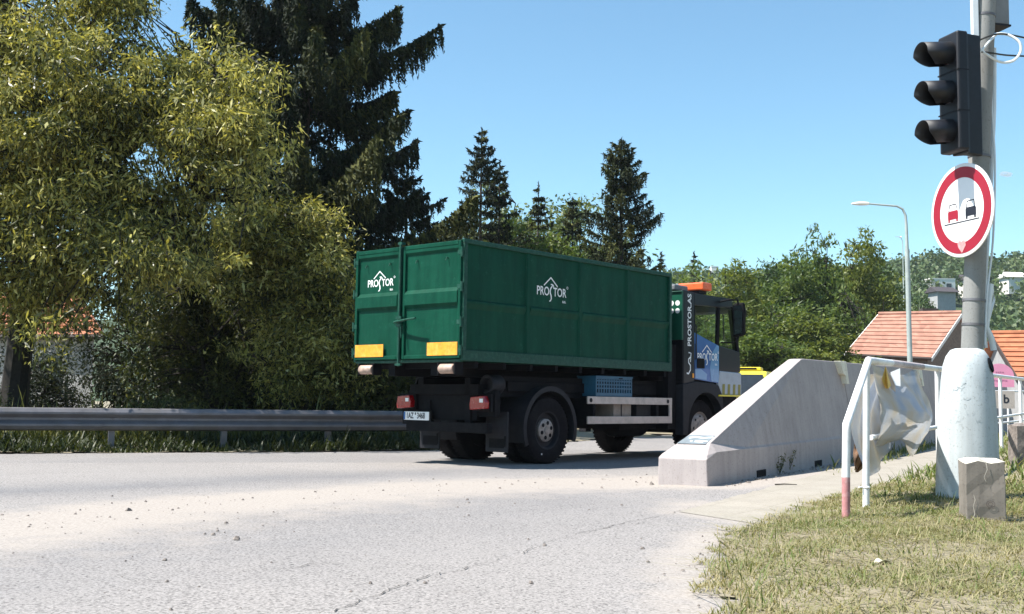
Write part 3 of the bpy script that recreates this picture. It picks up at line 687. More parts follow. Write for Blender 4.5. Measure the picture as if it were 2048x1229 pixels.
# cab: outline in the side view (x forwards, z up)
CW0, CW1 = 0.0, 2.30
def side_panels(y0, y1, sg):
    out = []
    def pr(name, poly, m, a=0, b=0, bv=.01):
        mb = MB(); mb.prism(poly, 'y', y0+a*sg, y1+b*sg); o = mb.build(name, m, truck, bevel=bv); out.append(o); return o
    pr('rear_corner_panel', [(5.645, 1.30), (6.0, 1.36), (6.0, 2.96), (5.645, 2.99)], NAVY)
    dr = pr('door', [(6.008, 1.40), (6.845, 1.34), (6.845, 2.04), (6.008, 2.24)], BLUE)
    mb = MB()
    yy = y0-sg*.0035
    mb.add([(6.56, yy, 1.375), (6.835, yy, 1.36), (6.835, yy, 2.03), (6.76, yy, 2.05), (6.60, yy, 1.9), (6.52, yy, 1.62)], [(0, 1, 2, 3, 4, 5)])
    mb.add([(6.02, yy, 1.42), (6.40, yy, 1.39), (6.42, yy, 1.50), (6.22, yy, 1.585), (6.02, yy, 1.58)], [(0, 1, 2, 3, 4)])
    mb.build('pale_stripe', LBLUE, dr)
    mb = MB(); mb.box(6.06, 6.30, yy-.02*sg, yy+.002*sg, 1.66, 1.72) if False else mb.box(6.07, 6.33, y0-sg*.012, y0+sg*.001, 1.60, 1.78); mb.build('door_handle', BLACK, dr, bevel=.01)
    pr('window_header', [(6.0, 2.74), (6.9, 2.76), (7.36, 2.80), (7.32, 2.90), (6.0, 2.96)], NAVY)
    pr('window_frame', [(6.0, 2.24), (6.03, 2.233), (6.03, 2.74), (6.0, 2.74)], BLACK)
    pr('window_frame', [(6.768, 2.06), (6.86, 2.04), (6.90, 2.76), (6.80, 2.75)], BLACK)
    mb = MB(); mb.add([(6.03, y0+sg*.02, 2.23), (6.80, y0+sg*.02, 2.05), (6.80, y0+sg*.02, 2.75), (6.03, y0+sg*.02, 2.75)], [(0, 1, 2, 3)]); mb.build('door_window', GLASS, truck)
    mb = MB(); mb.add([(x, y0+sg*.02, z) for x, z in ((6.86, 2.04), (7.56, 1.94), (7.36, 2.80), (6.90, 2.76))], [(0, 1, 2, 3)]); mb.build('corner_window', GLASS, truck)
    pr('corner_pillar', [(7.50, 1.95), (7.60, 1.95), (7.40, 2.84), (7.32, 2.84)], BLACK)
    pr('front_quarter_panel', [(6.85, 1.58), (7.62, 1.56), (7.60, 1.95), (6.85, 2.04)], NAVY)
    bc = pr('bumper_corner', [(6.80, 1.32), (6.93, 1.13), (7.64, 1.13), (7.64, 1.555), (6.85, 1.575)], CORNERP, -.012, 0, .02)
    for k in range(4):
        mb = MB(); x = 6.93+k*.19; mb.add([(x, y0-sg*.0155, 1.135), (x+.09, y0-sg*.0155, 1.135), (x+.10, y0-sg*.0155, 1.33), (x+.01, y0-sg*.0155, 1.33)], [(0, 1, 2, 3)]); mb.build('warning_stripe', YEL if False else mat_stripe, bc)
    # wheel arch skirt
    a = arc(FX, .56, .60, rad(176), rad(18), 22)
    poly = [(5.60, .40)]+[(FX-.62, .40)]+a+[(6.98, .84), (6.93, 1.12), (6.80, 1.30), (6.6, 1.335), (6.0, 1.355), (5.60, 1.30)]
    pr('wheel_arch', poly, DGREY, -.02, .1, .012)
    return dr
CORNERP = mat('corner_pale_paint', (.36, .40, .44), .4, var=.15)
mat_stripe = mat('stripe_film', (.22, .2, .03), .5, var=.1, bumps=0)
d1 = side_panels(0.0, .05, 1); d2 = side_panels(2.30, 2.25, -1)
LG = build_logo(.72); LG.build('lettering', WLM, d1, mtx=frame((6.08, -.0075, 1.745), (1, 0, .02), (0, 0, 1)))
# writing up the rear corner of the cab
mb = MB(); me = text_bm('PROSTOR.AS', .165, .004, .95)
wd = max(v.co.x for v in me.vertices); me.transform(Matrix.Diagonal((.95/wd, 1, 1, 1))); me_to(mb, me); bpy.data.meshes.remove(me)
mb.build('lettering', WLM, truck, mtx=frame((5.885, -.0035, 1.98), (0, 0, 1), (-1, 0, 0)))
mb = MB(); stroke(mb, [(5.74, 1.50), (5.80, 1.49), (5.86, 1.56), (5.86, 1.64), (5.80, 1.69), (5.80, 1.75), (5.86, 1.79)], .03); stroke(mb, [(5.86, 1.70), (5.88, 1.86), (5.80, 1.87)], .025)
mb.build('swirl_mark', WLM, truck, mtx=Matrix(((1, 0, 0, 0), (0, 0, 1, -.0035), (0, 1, 0, 0), (0, 0, 0, 1))))
mb = MB(); mb.box(5.92, 5.97, -.012, .0, 1.42, 1.50); mb.build('side_marker', ORANGE, truck, bevel=.004)
mb = MB(); mb.box(5.60, 5.644, .002, 2.298, 2.09, 2.97); cabr = mb.build('cab_rear_wall', CABG, truck, bevel=.01)
mb = MB(); mb.box(5.60, 5.644, .002, 2.298, 1.32, 2.088); mb.build('cab_rear_lower_wall', BLACK, truck, bevel=.01)
for z in (2.75, 2.61):
    for y in (.10, .225, .35, .475):
        mb = MB(); mb.lathe([(.048, 0), (.0001, 0)], (5.597, y, z), 'x', 20); mb.build('white_dot', WHITE, cabr)
mb = MB(); mb.grid(lambda u, v: (5.60+1.76*u, 2.30*v, 2.965+.10*math.sin(PI*u)**.6*(1-abs(2*v-1)**6)*.7-.06*u), 10, 12); mb.box(5.60, 7.34, .01, 2.29, 2.90, 2.955); mb.build('cab_roof', NAVY, truck, smooth=True)
mb = MB(); mb.prism([(7.52, 1.95), (7.60, 1.95), (7.40, 2.88), (7.30, 2.9)], 'y', .05, .12); mb.prism([(7.52, 1.95), (7.60, 1.95), (7.40, 2.88), (7.30, 2.9)], 'y', 2.18, 2.25); mb.box(7.52, 7.66, .05, 2.25, 1.13, 1.95); mb.build('cab_front', NAVY, truck, bevel=.03)
mb = MB(); mb.prism([(7.565, 1.95), (7.575, 1.95), (7.375, 2.86), (7.365, 2.86)], 'y', .12, 2.18); mb.build('windscreen', GLASS, truck)
mb = MB(); mb.box(7.05, 7.66, .1, 2.2, .42, 1.125); mb.build('front_bumper', BLACK, truck, bevel=.03)
mb = MB(); mb.box(5.70, 7.5, .06, 2.24, 1.32, 1.42); mb.box(7.05, 7.5, .06, 2.24, 1.42, 2.0); mb.build('cab_floor', BLACK, truck)
for y in (.45, 1.85):
    mb = MB(); mb.box(5.95, 6.45, y-.25, y+.25, 1.42, 1.75); mb.prism([(5.82, 1.7), (6.0, 1.7), (5.93, 2.42), (5.80, 2.42)], 'y', y-.23, y+.23); s_ = mb.build('seat', BLACK, truck, bevel=.04)
    mb = MB(); mb.prism([(5.80, 2.44), (5.93, 2.44), (5.96, 2.56), (5.93, 2.68), (5.82, 2.68)], 'y', y-.13, y+.13); mb.build('headrest', BLACK, s_, bevel=.03)
mb = MB(); pts = [(6.98+.11*math.sin(t), 1.75+.21*math.cos(t), 2.18+.17*math.sin(t)) for t in np.linspace(0, 2*PI, 24)]; mb.tube(pts, .014, 6); mb.tube([(6.98, 1.75, 2.18), (7.2, 1.75, 1.95)], .03, 6); mb.build('steering_wheel', BLACK, truck)
mb = MB(); mb.box(6.95, 7.35, .3, 2.0, 2.83, 2.90); mb.prism([(6.9, 2.80), (7.62, 2.70), (7.62, 2.73), (6.9, 2.86)], 'y', .02, 2.28); mb.build('sun_visor', DGREY, truck, bevel=.01)
mb = MB(); mb.box(6.78, 7.64, -.05, .0, 1.10, 1.13); mb.build('step_edge', YEL, truck, bevel=.004)
for x_ in (6.02, 6.845):
    mb = MB(); mb.box(x_-.006, x_+.0, -.004, .002, 1.42, 2.04); mb.build('door_seam', BLACK, d1)
mb = MB(); mb.tube([(5.97, -.03, 1.75), (5.97, -.055, 1.78), (5.97, -.055, 2.35), (5.97, -.03, 2.38)], .012, 8); mb.build('grab_handle', DGREY, truck, smooth=True)
mb = MB(); mb.tube([(6.93, -.03, 2.15), (6.93, -.05, 2.2), (6.91, -.05, 2.6), (6.9, -.03, 2.64)], .010, 8); mb.build('grab_handle', DGREY, truck, smooth=True)
for k_ in range(3):
    mb = MB(); y_ = .5+.28*k_; mb.tube([(5.58, y_, 1.9-.1*k_), (5.48, y_, 1.6), (5.45, y_+.05, 1.3), (5.5, y_+.1, 1.05)], .022, 8); mb.build('air_hose', (RED, CRATE, BLACK)[k_], truck, smooth=True)
# mirrors
for s, y in ((1, 0), (-1, 2.3)):
    mb = MB(); mb.tube([(6.86, y, 2.86), (6.95, y-s*.16, 2.90), (7.12, y-s*.24, 2.90), (7.15, y-s*.25, 2.6)], .017, 8); mb.tube([(6.9, y, 2.1), (7.02, y-s*.15, 2.10), (7.12, y-s*.24, 2.14), (7.15, y-s*.25, 2.4)], .014, 8)
    ma = mb.build('mirror_arm', BLACK, truck)
    mb = MB(); mb.prism([(y-s*.12, 2.20), (y-s*.35, 2.24), (y-s*.37, 2.72), (y-s*.34, 2.86), (y-s*.14, 2.84)], 'x', 7.11, 7.22); mm_ = mb.build('mirror', BLACK, truck, bevel=.03)
    mb = MB(); mb.prism([(y-s*.15, 2.25), (y-s*.33, 2.28), (y-s*.345, 2.70), (y-s*.32, 2.80), (y-s*.16, 2.79)], 'x', 7.100, 7.108); mb.build('mirror_glass', mat('mirror_glass' if s > 0 else 'mirror_glass_far', (.25, .27, .3), .05, metal=1, bumps=0), mm_)
mb = MB(); mb.box(6.32, 6.64, .02, 1.10, 3.045, 3.19); bcn = mb.build('beacon_bar', BEACON, truck, bevel=.025)
mb = MB(); mb.box(6.36, 6.60, .12, 1.0, 2.99, 3.045); mb.build('beacon_foot', DGREY, bcn)
mb = MB(); mb.box(5.66, 6.1, .20, 1.5, 3.0, 3.10); mb.build('roof_box', mat('roof_box_grey', (.16, .17, .18), .5), truck, bevel=.02)
mb = MB(); mb.tube([(5.9, .3, 3.0), (5.9, .3, 3.14)], .02, 8); mb.box(5.7, 5.95, .3, .75, 3.102, 3.125); mb.build('roof_strip', LAMPG, truck)

# ------------------------------------------------------------------ the container
cont = empty('waste_container', TO, YAW, 'tall dark green steel roll-off container with white lettering, carried on the back of the lorry', 'container')
L, W_, Z0, Z1 = 5.27, 2.335, 1.515, 3.243
mb = MB()
mb.box(.03, L, 0.045, 0.06, Z0+.02, Z1-.02); mb.box(.03, L, W_-.06, W_-.045, Z0+.02, Z1-.02); mb.box(L-.06, L-.045, .06, W_-.06, Z0, Z1-.02); mb.box(.03, L-.06, .06, W_-.06, Z0+.01, Z0+.04)
mb.build('body', GREEN, cont)
mb = MB()                                                    # rims and posts
for y0, y1 in ((0, .05), (W_-.05, W_)):
    mb.box(.0, L, y0, y1, Z1-.065, Z1); mb.box(.0, L, y0, y1, Z0, Z0+.15)
    mb.box(.0, .07, y0, y1, Z0+.15, Z1-.065); mb.box(L-.07, L, y0, y1, Z0+.15, Z1-.065)
mb.box(L-.05, L, .05, W_-.05, Z1-.065, Z1); mb.box(0.0, .06, .05, W_-.05, Z0-.02, Z0+.02)
mb.build('rim_frame', GREEND, cont, bevel=.008)
for x in (1.42, 2.70, 3.98):
    for a, b, c_ in ((.0445, .012, 1), (W_-.0445, W_-.012, -1)):
        mb = MB(); mb.add([(x-.05, a, Z0+.15), (x-.03, b, Z0+.15), (x+.03, b, Z0+.15), (x+.05, a, Z0+.15), (x-.05, a, Z1-.065), (x-.03, b, Z1-.065), (x+.03, b, Z1-.065), (x+.05, a, Z1-.065)], [(0, 1, 5, 4), (1, 2, 6, 5), (2, 3, 7, 6), (0, 4, 7, 3)]); mb.build('side_rib', GREEN, cont)
ex = [.07, 1.37, 1.47, 2.65, 2.75, 3.93, 4.03, L-.07]
for i in range(0, 8, 2):
    for y, s in ((.0445, -1), (W_-.0445, 1)):
        mb = MB(); a, b = ex[i]+.001, ex[i+1]-.001; mb.prism([(y, 2.39), (y+s*.030, 2.365), (y+s*.030, 2.33), (y, 2.25)], 'x', a, b); mb.build('side_rail', GREEN, cont, bevel=.004)
LG2 = build_logo(.74); LG2.build('lettering', WLM, cont, mtx=frame((1.63, .041, 2.585), (1, 0, 0), (0, 0, 1)))
# rear doors
def door(y0, y1, hs):
    d = empty('door', (0, 0, 0)); d.parent = cont
    f = MB(); x0, x1 = -.035, .03; t = .055
    f.box(x0, x1, y0, y0+t, Z0+.03, Z1-.02); f.box(x0, x1, y1-t, y1, Z0+.03, Z1-.02); f.box(x0, x1, y0+t, y1-t, Z0+.03, Z0+.09); f.box(x0, x1, y0+t, y1-t, Z1-.085, Z1-.02)
    f.build('door_frame', GREEN, d, bevel=.01)
    p = MB(); p.box(.0, .012, y0+t, y1-t, Z0+.09, Z1-.085); pn = p.build('door_panel', GREEN, d)
    # swaged band across the middle: sloping top, flat, sloping underside
    r = MB(); r.prism([(.0005, 2.56), (-.045, 2.50), (-.045, 2.34), (.0005, 2.29)], 'y', y0+t+.001, y1-t-.001); r.build('swaged_band', GREEN, d)
    r = MB()
    r.prism([(.0005, Z1-.087), (-.03, Z1-.087), (-.03, Z1-.13), (.0005, Z1-.17)], 'y', y0+t+.001, y1-t-.001); r.build('top_stiffener', GREEN, d)
    for z in (1.66, 2.06, 2.56, 3.05):
        h = MB(); yy = y0-.02 if hs < 0 else y1+.02; h.tube([(-.03, yy, z-.07), (-.03, yy, z+.07)], .022, 10); h.box(-.04, -.02, min(yy, yy-hs*.08), max(yy, yy-hs*.08), z-.03, z+.03); h.build('hinge', GREEND, d)
    for k in (.24, .76):
        h = MB(); yy = y0+(y1-y0)*k; h.tube([(.0, yy, 2.99), (-.03, yy, 2.99), (-.045, yy, 2.95)], .009, 6); h.build('hook', GREEND, d)
    return d
dR = door(.035, 1.235, -1); dL = door(1.285, W_-.035, 1)
mb = MB(); mb.box(-.043, -.037, .07, .68, Z0+.075, Z0+.262); mb.build('reflector_panel', ORANGE, dR, bevel=.002)
mb = MB(); mb.box(-.043, -.037, 1.62, 2.26, Z0+.075, Z0+.262); mb.build('reflector_panel', ORANGE, dL, bevel=.002)
for y in (.1, .2, 1.7, 2.2): pass
LG3 = build_logo(.60); LG3.build('lettering', WLM, dL, mtx=frame((-.0035, 2.05, 2.66), (0, -1, 0), (0, 0, 1)))
mb = MB(); mb.tube([(-.06, 1.26, Z0-.07), (-.06, 1.26, Z1+.05)], .02, 10); lk = mb.build('lock_rod', GREEND, cont, smooth=True)
mb = MB(); mb.box(-.08, -.036, 1.2, 1.32, Z0-.06, Z0-.03); mb.box(-.08, -.036, 1.2, 1.32, 2.03, 2.07); mb.box(-.08, -.036, 1.2, 1.32, 2.14, 2.18); mb.box(-.08, -.0, 1.22, 1.30, Z1+.005, Z1+.04); mb.build('rod_bracket', GREEND, lk)
mb = MB(); mb.tube([(-.10, 1.33, 2.09), (-.11, 1.26, 2.10), (-.15, 1.0, 2.12), (-.17, .80, 2.13)], [.018, .02, .017, .016], 10); mb.tube([(-.06, 1.26, 2.10), (-.11, 1.26, 2.10)], .028, 8); mb.tube([(-.09, 1.2, 2.08), (-.09, 1.18, 1.86)], .012, 6); mb.build('lock_lever', GREEND, lk, smooth=True)
for y in (.30, 2.02):
    mb = MB(); mb.lathe([(.0001, -.14), (.055, -.14), (.07, -.12), (.07, .12), (.055, .14), (.0001, .14)], (-.02, y-.02, 1.40), 'y', 22); rl = mb.build('ground_roller', ROLLER, cont, smooth=True)
    [MB().box(-.05, .12, q_, q_+.028, 1.32, Z0-.021).build('roller_bracket', BLACK, rl, bevel=.004) for q_ in (y-.20, y+.13)]
mb = MB(); mb.box(.1, L-.1, .60, .74, 1.31, 1.50); mb.box(.1, L-.1, 1.5, 1.64, 1.31, 1.50)
for x in np.arange(.3, 5.2, .6): mb.box(x, x+.07, .05, W_-.05, 1.42, 1.512)
mb.build('skid_rails', BLACK, cont)

# the crate on the side guard
cr = empty('plastic_crate', (Matrix.Translation(TO) @ Matrix.Rotation(YAW, 4, 'Z')) @ Vector((3.66, .25, 1.055)), YAW, 'blue perforated plastic crate wedged on the lorry above the pale side guard', 'crate')
mb = MB(); a, b, h = .50, .19, .33
mb.box(-a, a, -b, b, 0, .015)
for s in (-1, 1):
    mb.box(-a, a, s*b, s*(b-.014), .015, .06); mb.box(-a, a, s*b, s*(b-.014), h-.05, h); mb.box(-a-.008, a+.008, s*(b+.01), s*(b-.002), h-.022, h+.002)
    mb.box(s*a, s*(a-.014), -b+.015, b-.015, .015, h)
    for x in np.arange(-a, a+.01, (2*a-.03)/14): mb.box(x, x+.03, s*b-.001*s, s*(b-.013), .06, h-.05)
    for z in (.12, .18, .24): mb.box(-a, a, s*b-.002*s, s*(b-.012), z, z+.022)
mb.build('crate_walls', CRATE, cr, bevel=.003)
mb = MB(); mb.box(.12, .22, -b-.006, -b+.001, h-.04, h-.022); mb.build('grip', BLACK, cr)

# ------------------------------------------------------------------ yellow van coming the other way
def van():
    c = at(1486, 800, 32.5); rz = rad(250)
    v = empty('yellow_van', (c.x, c.y, 0), rz, 'bright yellow delivery van half hidden behind the lorry cab on the road', 'van')
    S = [(2.3, .35), (2.45, .55), (2.42, .95), (1.85, 1.12), (1.2, 1.80), (.95, 1.90), (-2.2, 1.93), (-2.4, 1.75), (-2.45, .4)]
    mb = MB(); n = len(S)
    rows = []
    for s in (-1, 1): rows.append([(x, s*(.96 if z < 1.15 else .96-.16*(z-1.15)/.8), z) for x, z in S])
    mb.add(rows[0]+rows[1], [tuple(range(n)), tuple(range(2*n-1, n-1, -1))]+[(i, i+n, (i+1) % n+n, (i+1) % n) for i in range(n)])
    mb.build('body', YEL, v, bevel=.06)
    mb = MB(); mb.add([(1.90, -.80, 1.14), (1.90, .80, 1.14), (1.245, .74, 1.78), (1.245, -.74, 1.78)], [(0, 1, 2, 3)]); mb.v = [(x+.022, y, z+.018) for x, y, z in mb.v]; mb.build('windscreen', DARKW, v)
    for s in (-1, 1):
        mb = MB(); mb.add([(1.65, s*.968, 1.15), (.7, s*.968, 1.15), (.7, s*.885, 1.72), (1.15, s*.885, 1.72)], [(0, 1, 2, 3)]); mb.build('side_window', DARKW, v, solid=.01)
        mb = MB(); mb.box(2.40, 2.47, s*.55, s*.88, .72, .90); mb.build('headlight', GLASS, v, bevel=.02)
        mb = MB(); mb.box(1.45, 1.6, s*.98, s*1.16, 1.1, 1.34); mb.build('mirror', DGREY, v, bevel=.03)
        for x in (1.5, -1.5):
            mb = MB(); mb.lathe([(.0001, -.1), (.2, -.11), (.33, -.1), (.34, 0), (.33, .1), (.2, .11), (.0001, .1)], (x, s*.88, .34), 'y', 28); mb.build('wheel', TYRE, v, smooth=True)
    mb = MB(); mb.box(.3, .8, -.62, .62, 1.92, 2.02); mb.build('roof_spoiler', YEL, v, bevel=.03)
    mb = MB(); mb.box(.805, .815, -.5, .5, 1.945, 2.0); mb.build('spoiler_slot', BLACK, v)
    mb = MB(); mb.box(2.44, 2.475, -.45, .45, .45, .66); mb.build('grille', BLACK, v, bevel=.01)
van()

# ------------------------------------------------------------------ concrete barriers
BA = rad(57.8); bd = Vector((math.cos(BA), math.sin(BA), 0))
def barrier_verts(Lb, sloped):
    # local: x along, y to the right(-)/left(+), z up
    zt = 1.555; zb = .37; hb = .31; hf = .175; ht = .095
    V = []; F = []
    if sloped:
        for s in (-1, 1):
            V += [(0, s*hb, -.05), (0, s*(hb-.01), .30), (.05, s*(hb-.03), .34), (.36, s*(hf+.02), .47), (1.35, s*(hb-.03), .385), (4.10, s*ht, zt-.01), (4.22, s*ht, zt), (Lb, s*ht, zt), (Lb, s*(hb-.03), .385), (Lb, s*(hb-.01), .36), (Lb, s*hb, -.05), (.30, s*(hb-.01), .37)]
        a, b = 0, 12
        for o in (a, b):
            q = [(0, 1, 11, 9, 10), (1, 2, 11), (2, 3, 11), (11, 3, 4), (11, 4, 8, 9), (3, 5, 4), (4, 5, 6, 7, 8)]
            F += [tuple(i+o for i in f) for f in q]
        for i, j in ((0, 1), (1, 2), (2, 3), (3, 5), (5, 6), (6, 7), (7, 8), (8, 9), (9, 10), (10, 0)): F.append((i, j, j+12, i+12))
    else:
        P = [(hb, -.05), (hb-.01, .36), (hb-.03, .385), (ht, zt)]
        P = P+[(-y, z) for y, z in P[::-1]]; n = len(P)
        V = [(0, y, z) for y, z in P]+[(Lb, y, z) for y, z in P]
        F = [tuple(range(n)), tuple(range(2*n-1, n-1, -1))]+[(i, i+n, (i+1) % n+n, (i+1) % n) for i in range(n)]
    return V, F
P0 = Vector((2.24, 12.7, 0))+Vector((-math.sin(BA), math.cos(BA), 0))*.31
def barrier(s0, Lb, sloped, label, slots, notch=True):
    p = P0+bd*s0; z = float(terr(p.x+.5, p.y-.3)); q = P0+bd*(s0+Lb); z2 = float(terr(q.x+.5, q.y-.3))
    r = empty('concrete_barrier', (p.x, p.y, z), BA, label, 'barrier', 'concrete barriers along the pavement'); r.rotation_euler = Vector((0, -math.atan2(z2-z, Lb), BA))
    V, F = barrier_verts(Lb, sloped); mb = MB(); mb.add(V, F); mb.build('barrier_body', BARR, r, bevel=.012)
    for x in slots:
        mb = MB(); mb.box(x, x+.32, -.318, -.25, -.02, .085); mb.build('drain_slot', BLACK, r)
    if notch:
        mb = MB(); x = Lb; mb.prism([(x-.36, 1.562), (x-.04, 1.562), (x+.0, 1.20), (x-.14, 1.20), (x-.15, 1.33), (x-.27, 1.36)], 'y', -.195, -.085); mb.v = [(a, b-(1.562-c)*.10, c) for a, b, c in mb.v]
        mb.build('sunlit_coupling_notch', BARL, r, bevel=.006)  # stands for the sunlit coupling recess, its brightness painted in
    return r
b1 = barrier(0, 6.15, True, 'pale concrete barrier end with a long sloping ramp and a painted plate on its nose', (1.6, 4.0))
mb = MB(); n_ = Vector((4.10-.36, 0, 1.545-.47)).normalized(); up_ = Vector((-n_.z, 0, n_.x))
q0 = Vector((.36, 0, .47))+up_*.003-n_*.06
pa = q0+Vector((0, .16, 0)); mb.add([q0+Vector((0, .2, 0)), q0+Vector((0, -.16, 0)), q0+n_*.33+Vector((0, -.155, 0)), q0+n_*.33+Vector((0, .175, 0))], [(0, 1, 2, 3)])
pt_ = mb.build('painted_plate', mat('grey_plate_paint', (.17, .20, .22), .7, var=.3, scale=12), b1)
mb = MB()
for pts_, w__ in (([(.02, .21), (.10, .245), (.2, .22), (.31, .25)], .05), ([(.08, .09), (.11, .10)], .035), ([(.14, .09), (.20, .11), (.30, .10)], .03), ([(.15, .065), (.26, .06)], .02)): stroke(mb, pts_, w__)
mb.build('worn_marks', mat('worn_pale_ink', (.6, .66, .7), .7, var=.2), pt_, mtx=frame(q0+up_*.003+Vector((0, .15, 0)), (0, -1, 0), n_))
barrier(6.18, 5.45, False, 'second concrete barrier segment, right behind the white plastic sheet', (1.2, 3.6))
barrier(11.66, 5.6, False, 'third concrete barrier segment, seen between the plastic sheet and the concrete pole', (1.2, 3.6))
barrier(17.29, 5.6, False, 'farthest concrete barrier segment, low beside the pavement behind the concrete pole', (1.2,), False)

# ------------------------------------------------------------------ crash rail on the far side
def crash_rail():
    pts = [(-16, 14.3), (-8.3, 17.75+.75), (-5.4, 19.05+.75), (-3.1, 20.15+.7), (-1.9, 20.9+.6)]
    r = empty('crash_rail', (0, 0, 0), 0, 'long galvanised steel crash rail along the far roadside', 'guardrail')
    prof = [(0, .74), (-.05, .725), (-.085, .67), (-.085, .64), (-.01, .575), (-.01, .535), (-.085, .47), (-.085, .44), (-.05, .385), (0, .36)]
    P = []; tot = 0
    for a, b in zip(pts[:-1], pts[1:]):
        n = 8
        for i in range(n): f = i/n; P.append(Vector((a[0]*(1-f)+b[0]*f, a[1]*(1-f)+b[1]*f, 0)))
    P.append(Vector((*pts[-1], 0)))
    mb = MB(); m = len(prof); V = []
    for i, p in enumerate(P):
        d = (P[min(i+1, len(P)-1)]-P[max(i-1, 0)]).normalized(); nrm = Vector((-d.y, d.x, 0))
        for o, z in prof: V.append(p+nrm*o+Vector((0, 0, z)))
    mb.add(V, [(i*m+k, (i+1)*m+k, (i+1)*m+k+1, i*m+k+1) for i in range(len(P)-1) for k in range(m-1)])
    beam = mb.build('rail_beam', GALV, r, smooth=True, solid=.006, angle=25)
    L_ = [0]
    for a, b in zip(P[:-1], P[1:]): L_.append(L_[-1]+(b-a).length)
    s = .9
    while s < L_[-1]:
        k = max(i for i, v in enumerate(L_) if v <= s); k = min(k, len(P)-2); f = (s-L_[k])/(L_[k+1]-L_[k]); p = P[k].lerp(P[k+1], f); d = (P[k+1]-P[k]).normalized(); nrm = Vector((-d.y, d.x, 0))
        mt = frame(p+nrm*.09, d, nrm)
        mb = MB(); mb.box(-.05, .05, -.05, .05, -.1, .70); mb.box(-.03, .03, -.09, -.05, .5, .62); mb.build('rail_post', GALV, r, mtx=mt)
        mb = MB(); mb.lathe([(.02, -.012), (.016, 0), (.0001, .0)], (0, -.10, .555), 'y', 10); mb.build('bolt', SILV, beam, mtx=mt)
        if int(s/1.9) % 2 == 0:
            mb = MB(); mb.add([Vector((x, o-.004, z)) for x in (-.16, .16) for o, z in [(a+.0, b) for a, b in prof]], [(k_, k_+1, m+k_+1, m+k_) for k_ in range(m-1)]); mb.build('lap_plate', GALV, beam, mtx=frame(p, d, nrm), solid=.003)
        s += 1.9
crash_rail()

# ------------------------------------------------------------------ white railing
FZ = lambda p: float(terr(p.x, p.y))
fr = empty('tubular_railing', (3.0, 9.9, 0), 0, 'white tubular steel railing with a bent end whose foot is faded red', 'railing')
def wp(v): return Vector(v)-Vector((3.0, 9.9, 0))
f1 = G(1692, 1050); t1 = at(1693, 850, f1.y+.02); top = at(1737, 721, 10.01); f2 = G(1732, 1028)
rdir = Vector((.495, .869, 0)).normalized()
ends = []
def railtop(Y): # along the straight top rail
    t = (Y-10.01)/rdir.y; return top+rdir*t+Vector((0, 0, .0125*t))
R_ = .033
mid1 = at(1692, 955, f1.y+.01)
mb = MB(); mb.tube([f1-Vector((0, 0, .05)), mid1], R_, 16); mb.v = [tuple(wp(v)) for v in mb.v]; mb.build('railing_foot', RPAINT, fr, smooth=True)
end = railtop(24.5)
mb = MB(); c1 = t1.lerp(mid1, .12); c2 = t1.lerp(top, .10); path = [mid1, c1, t1+Vector((.0, .0, .0)), c2]
tb = t1.lerp(top, .9); tc_ = top+Vector((0, 0, 0)); td = railtop(10.22)
mb.tube([mid1, c1, t1, c2, tb, tc_, td, railtop(17), end], R_, 16); mb.v = [tuple(wp(v)) for v in mb.v]; mb.build('top_rail', WPAINT, fr, smooth=True, angle=80)
def worn(Y0, Y1, m):
    mb = MB(); a, b = railtop(Y0), railtop(Y1); mb.tube([a, b], R_+.0015, 16); mb.v = [tuple(wp(v)) for v in mb.v]; mb.build('worn_paint_band', m, fr, smooth=True)
RW = mat('worn_rail_paint', (.5, .42, .42), .7, var=.35, scale=16, dirt=(.65, .63, .6), dscale=14)
worn(10.9, 12.4, RW); worn(14.4, 16.2, RPAINT)
for i, Y in enumerate((10.03, 13.3, 16.1, 19.0, 22.0)):
    a = railtop(Y); b = Vector((a.x, a.y, 0)); b.z = FZ(b)-.03
    if i == 0: b = f2-Vector((0, 0, .03)); a = t1.lerp(top, .93)+Vector((.0, .02, -.03))
    mb = MB(); mb.tube([b, a-Vector((0, 0, .02))], .030, 14); mb.v = [tuple(wp(v)) for v in mb.v]; mb.build('railing_post', WPAINT, fr, smooth=True)
    if i == 0:
        mb = MB(); mb.lathe([(.032, -.012), (.038, 0), (.032, .012)], tuple(wp(b.lerp(a, .20))), 'z', 14); mb.tube([wp(b.lerp(a, .20)), wp(b.lerp(a, .20))-Vector((.07, .02, 0))], .008, 6); mb.build('wire_tie', WPAINT, fr)
lowz = at(1735, 876, 10.03).z
def lowrail(Y): q = railtop(Y); return Vector((q.x, q.y, q.z-(top.z-lowz)))
mb = MB(); mb.tube([lowrail(10.05), lowrail(24.5)], .024, 12); mb.v = [tuple(wp(v)) for v in mb.v]; mb.build('lower_rail', WPAINT, fr, smooth=True)

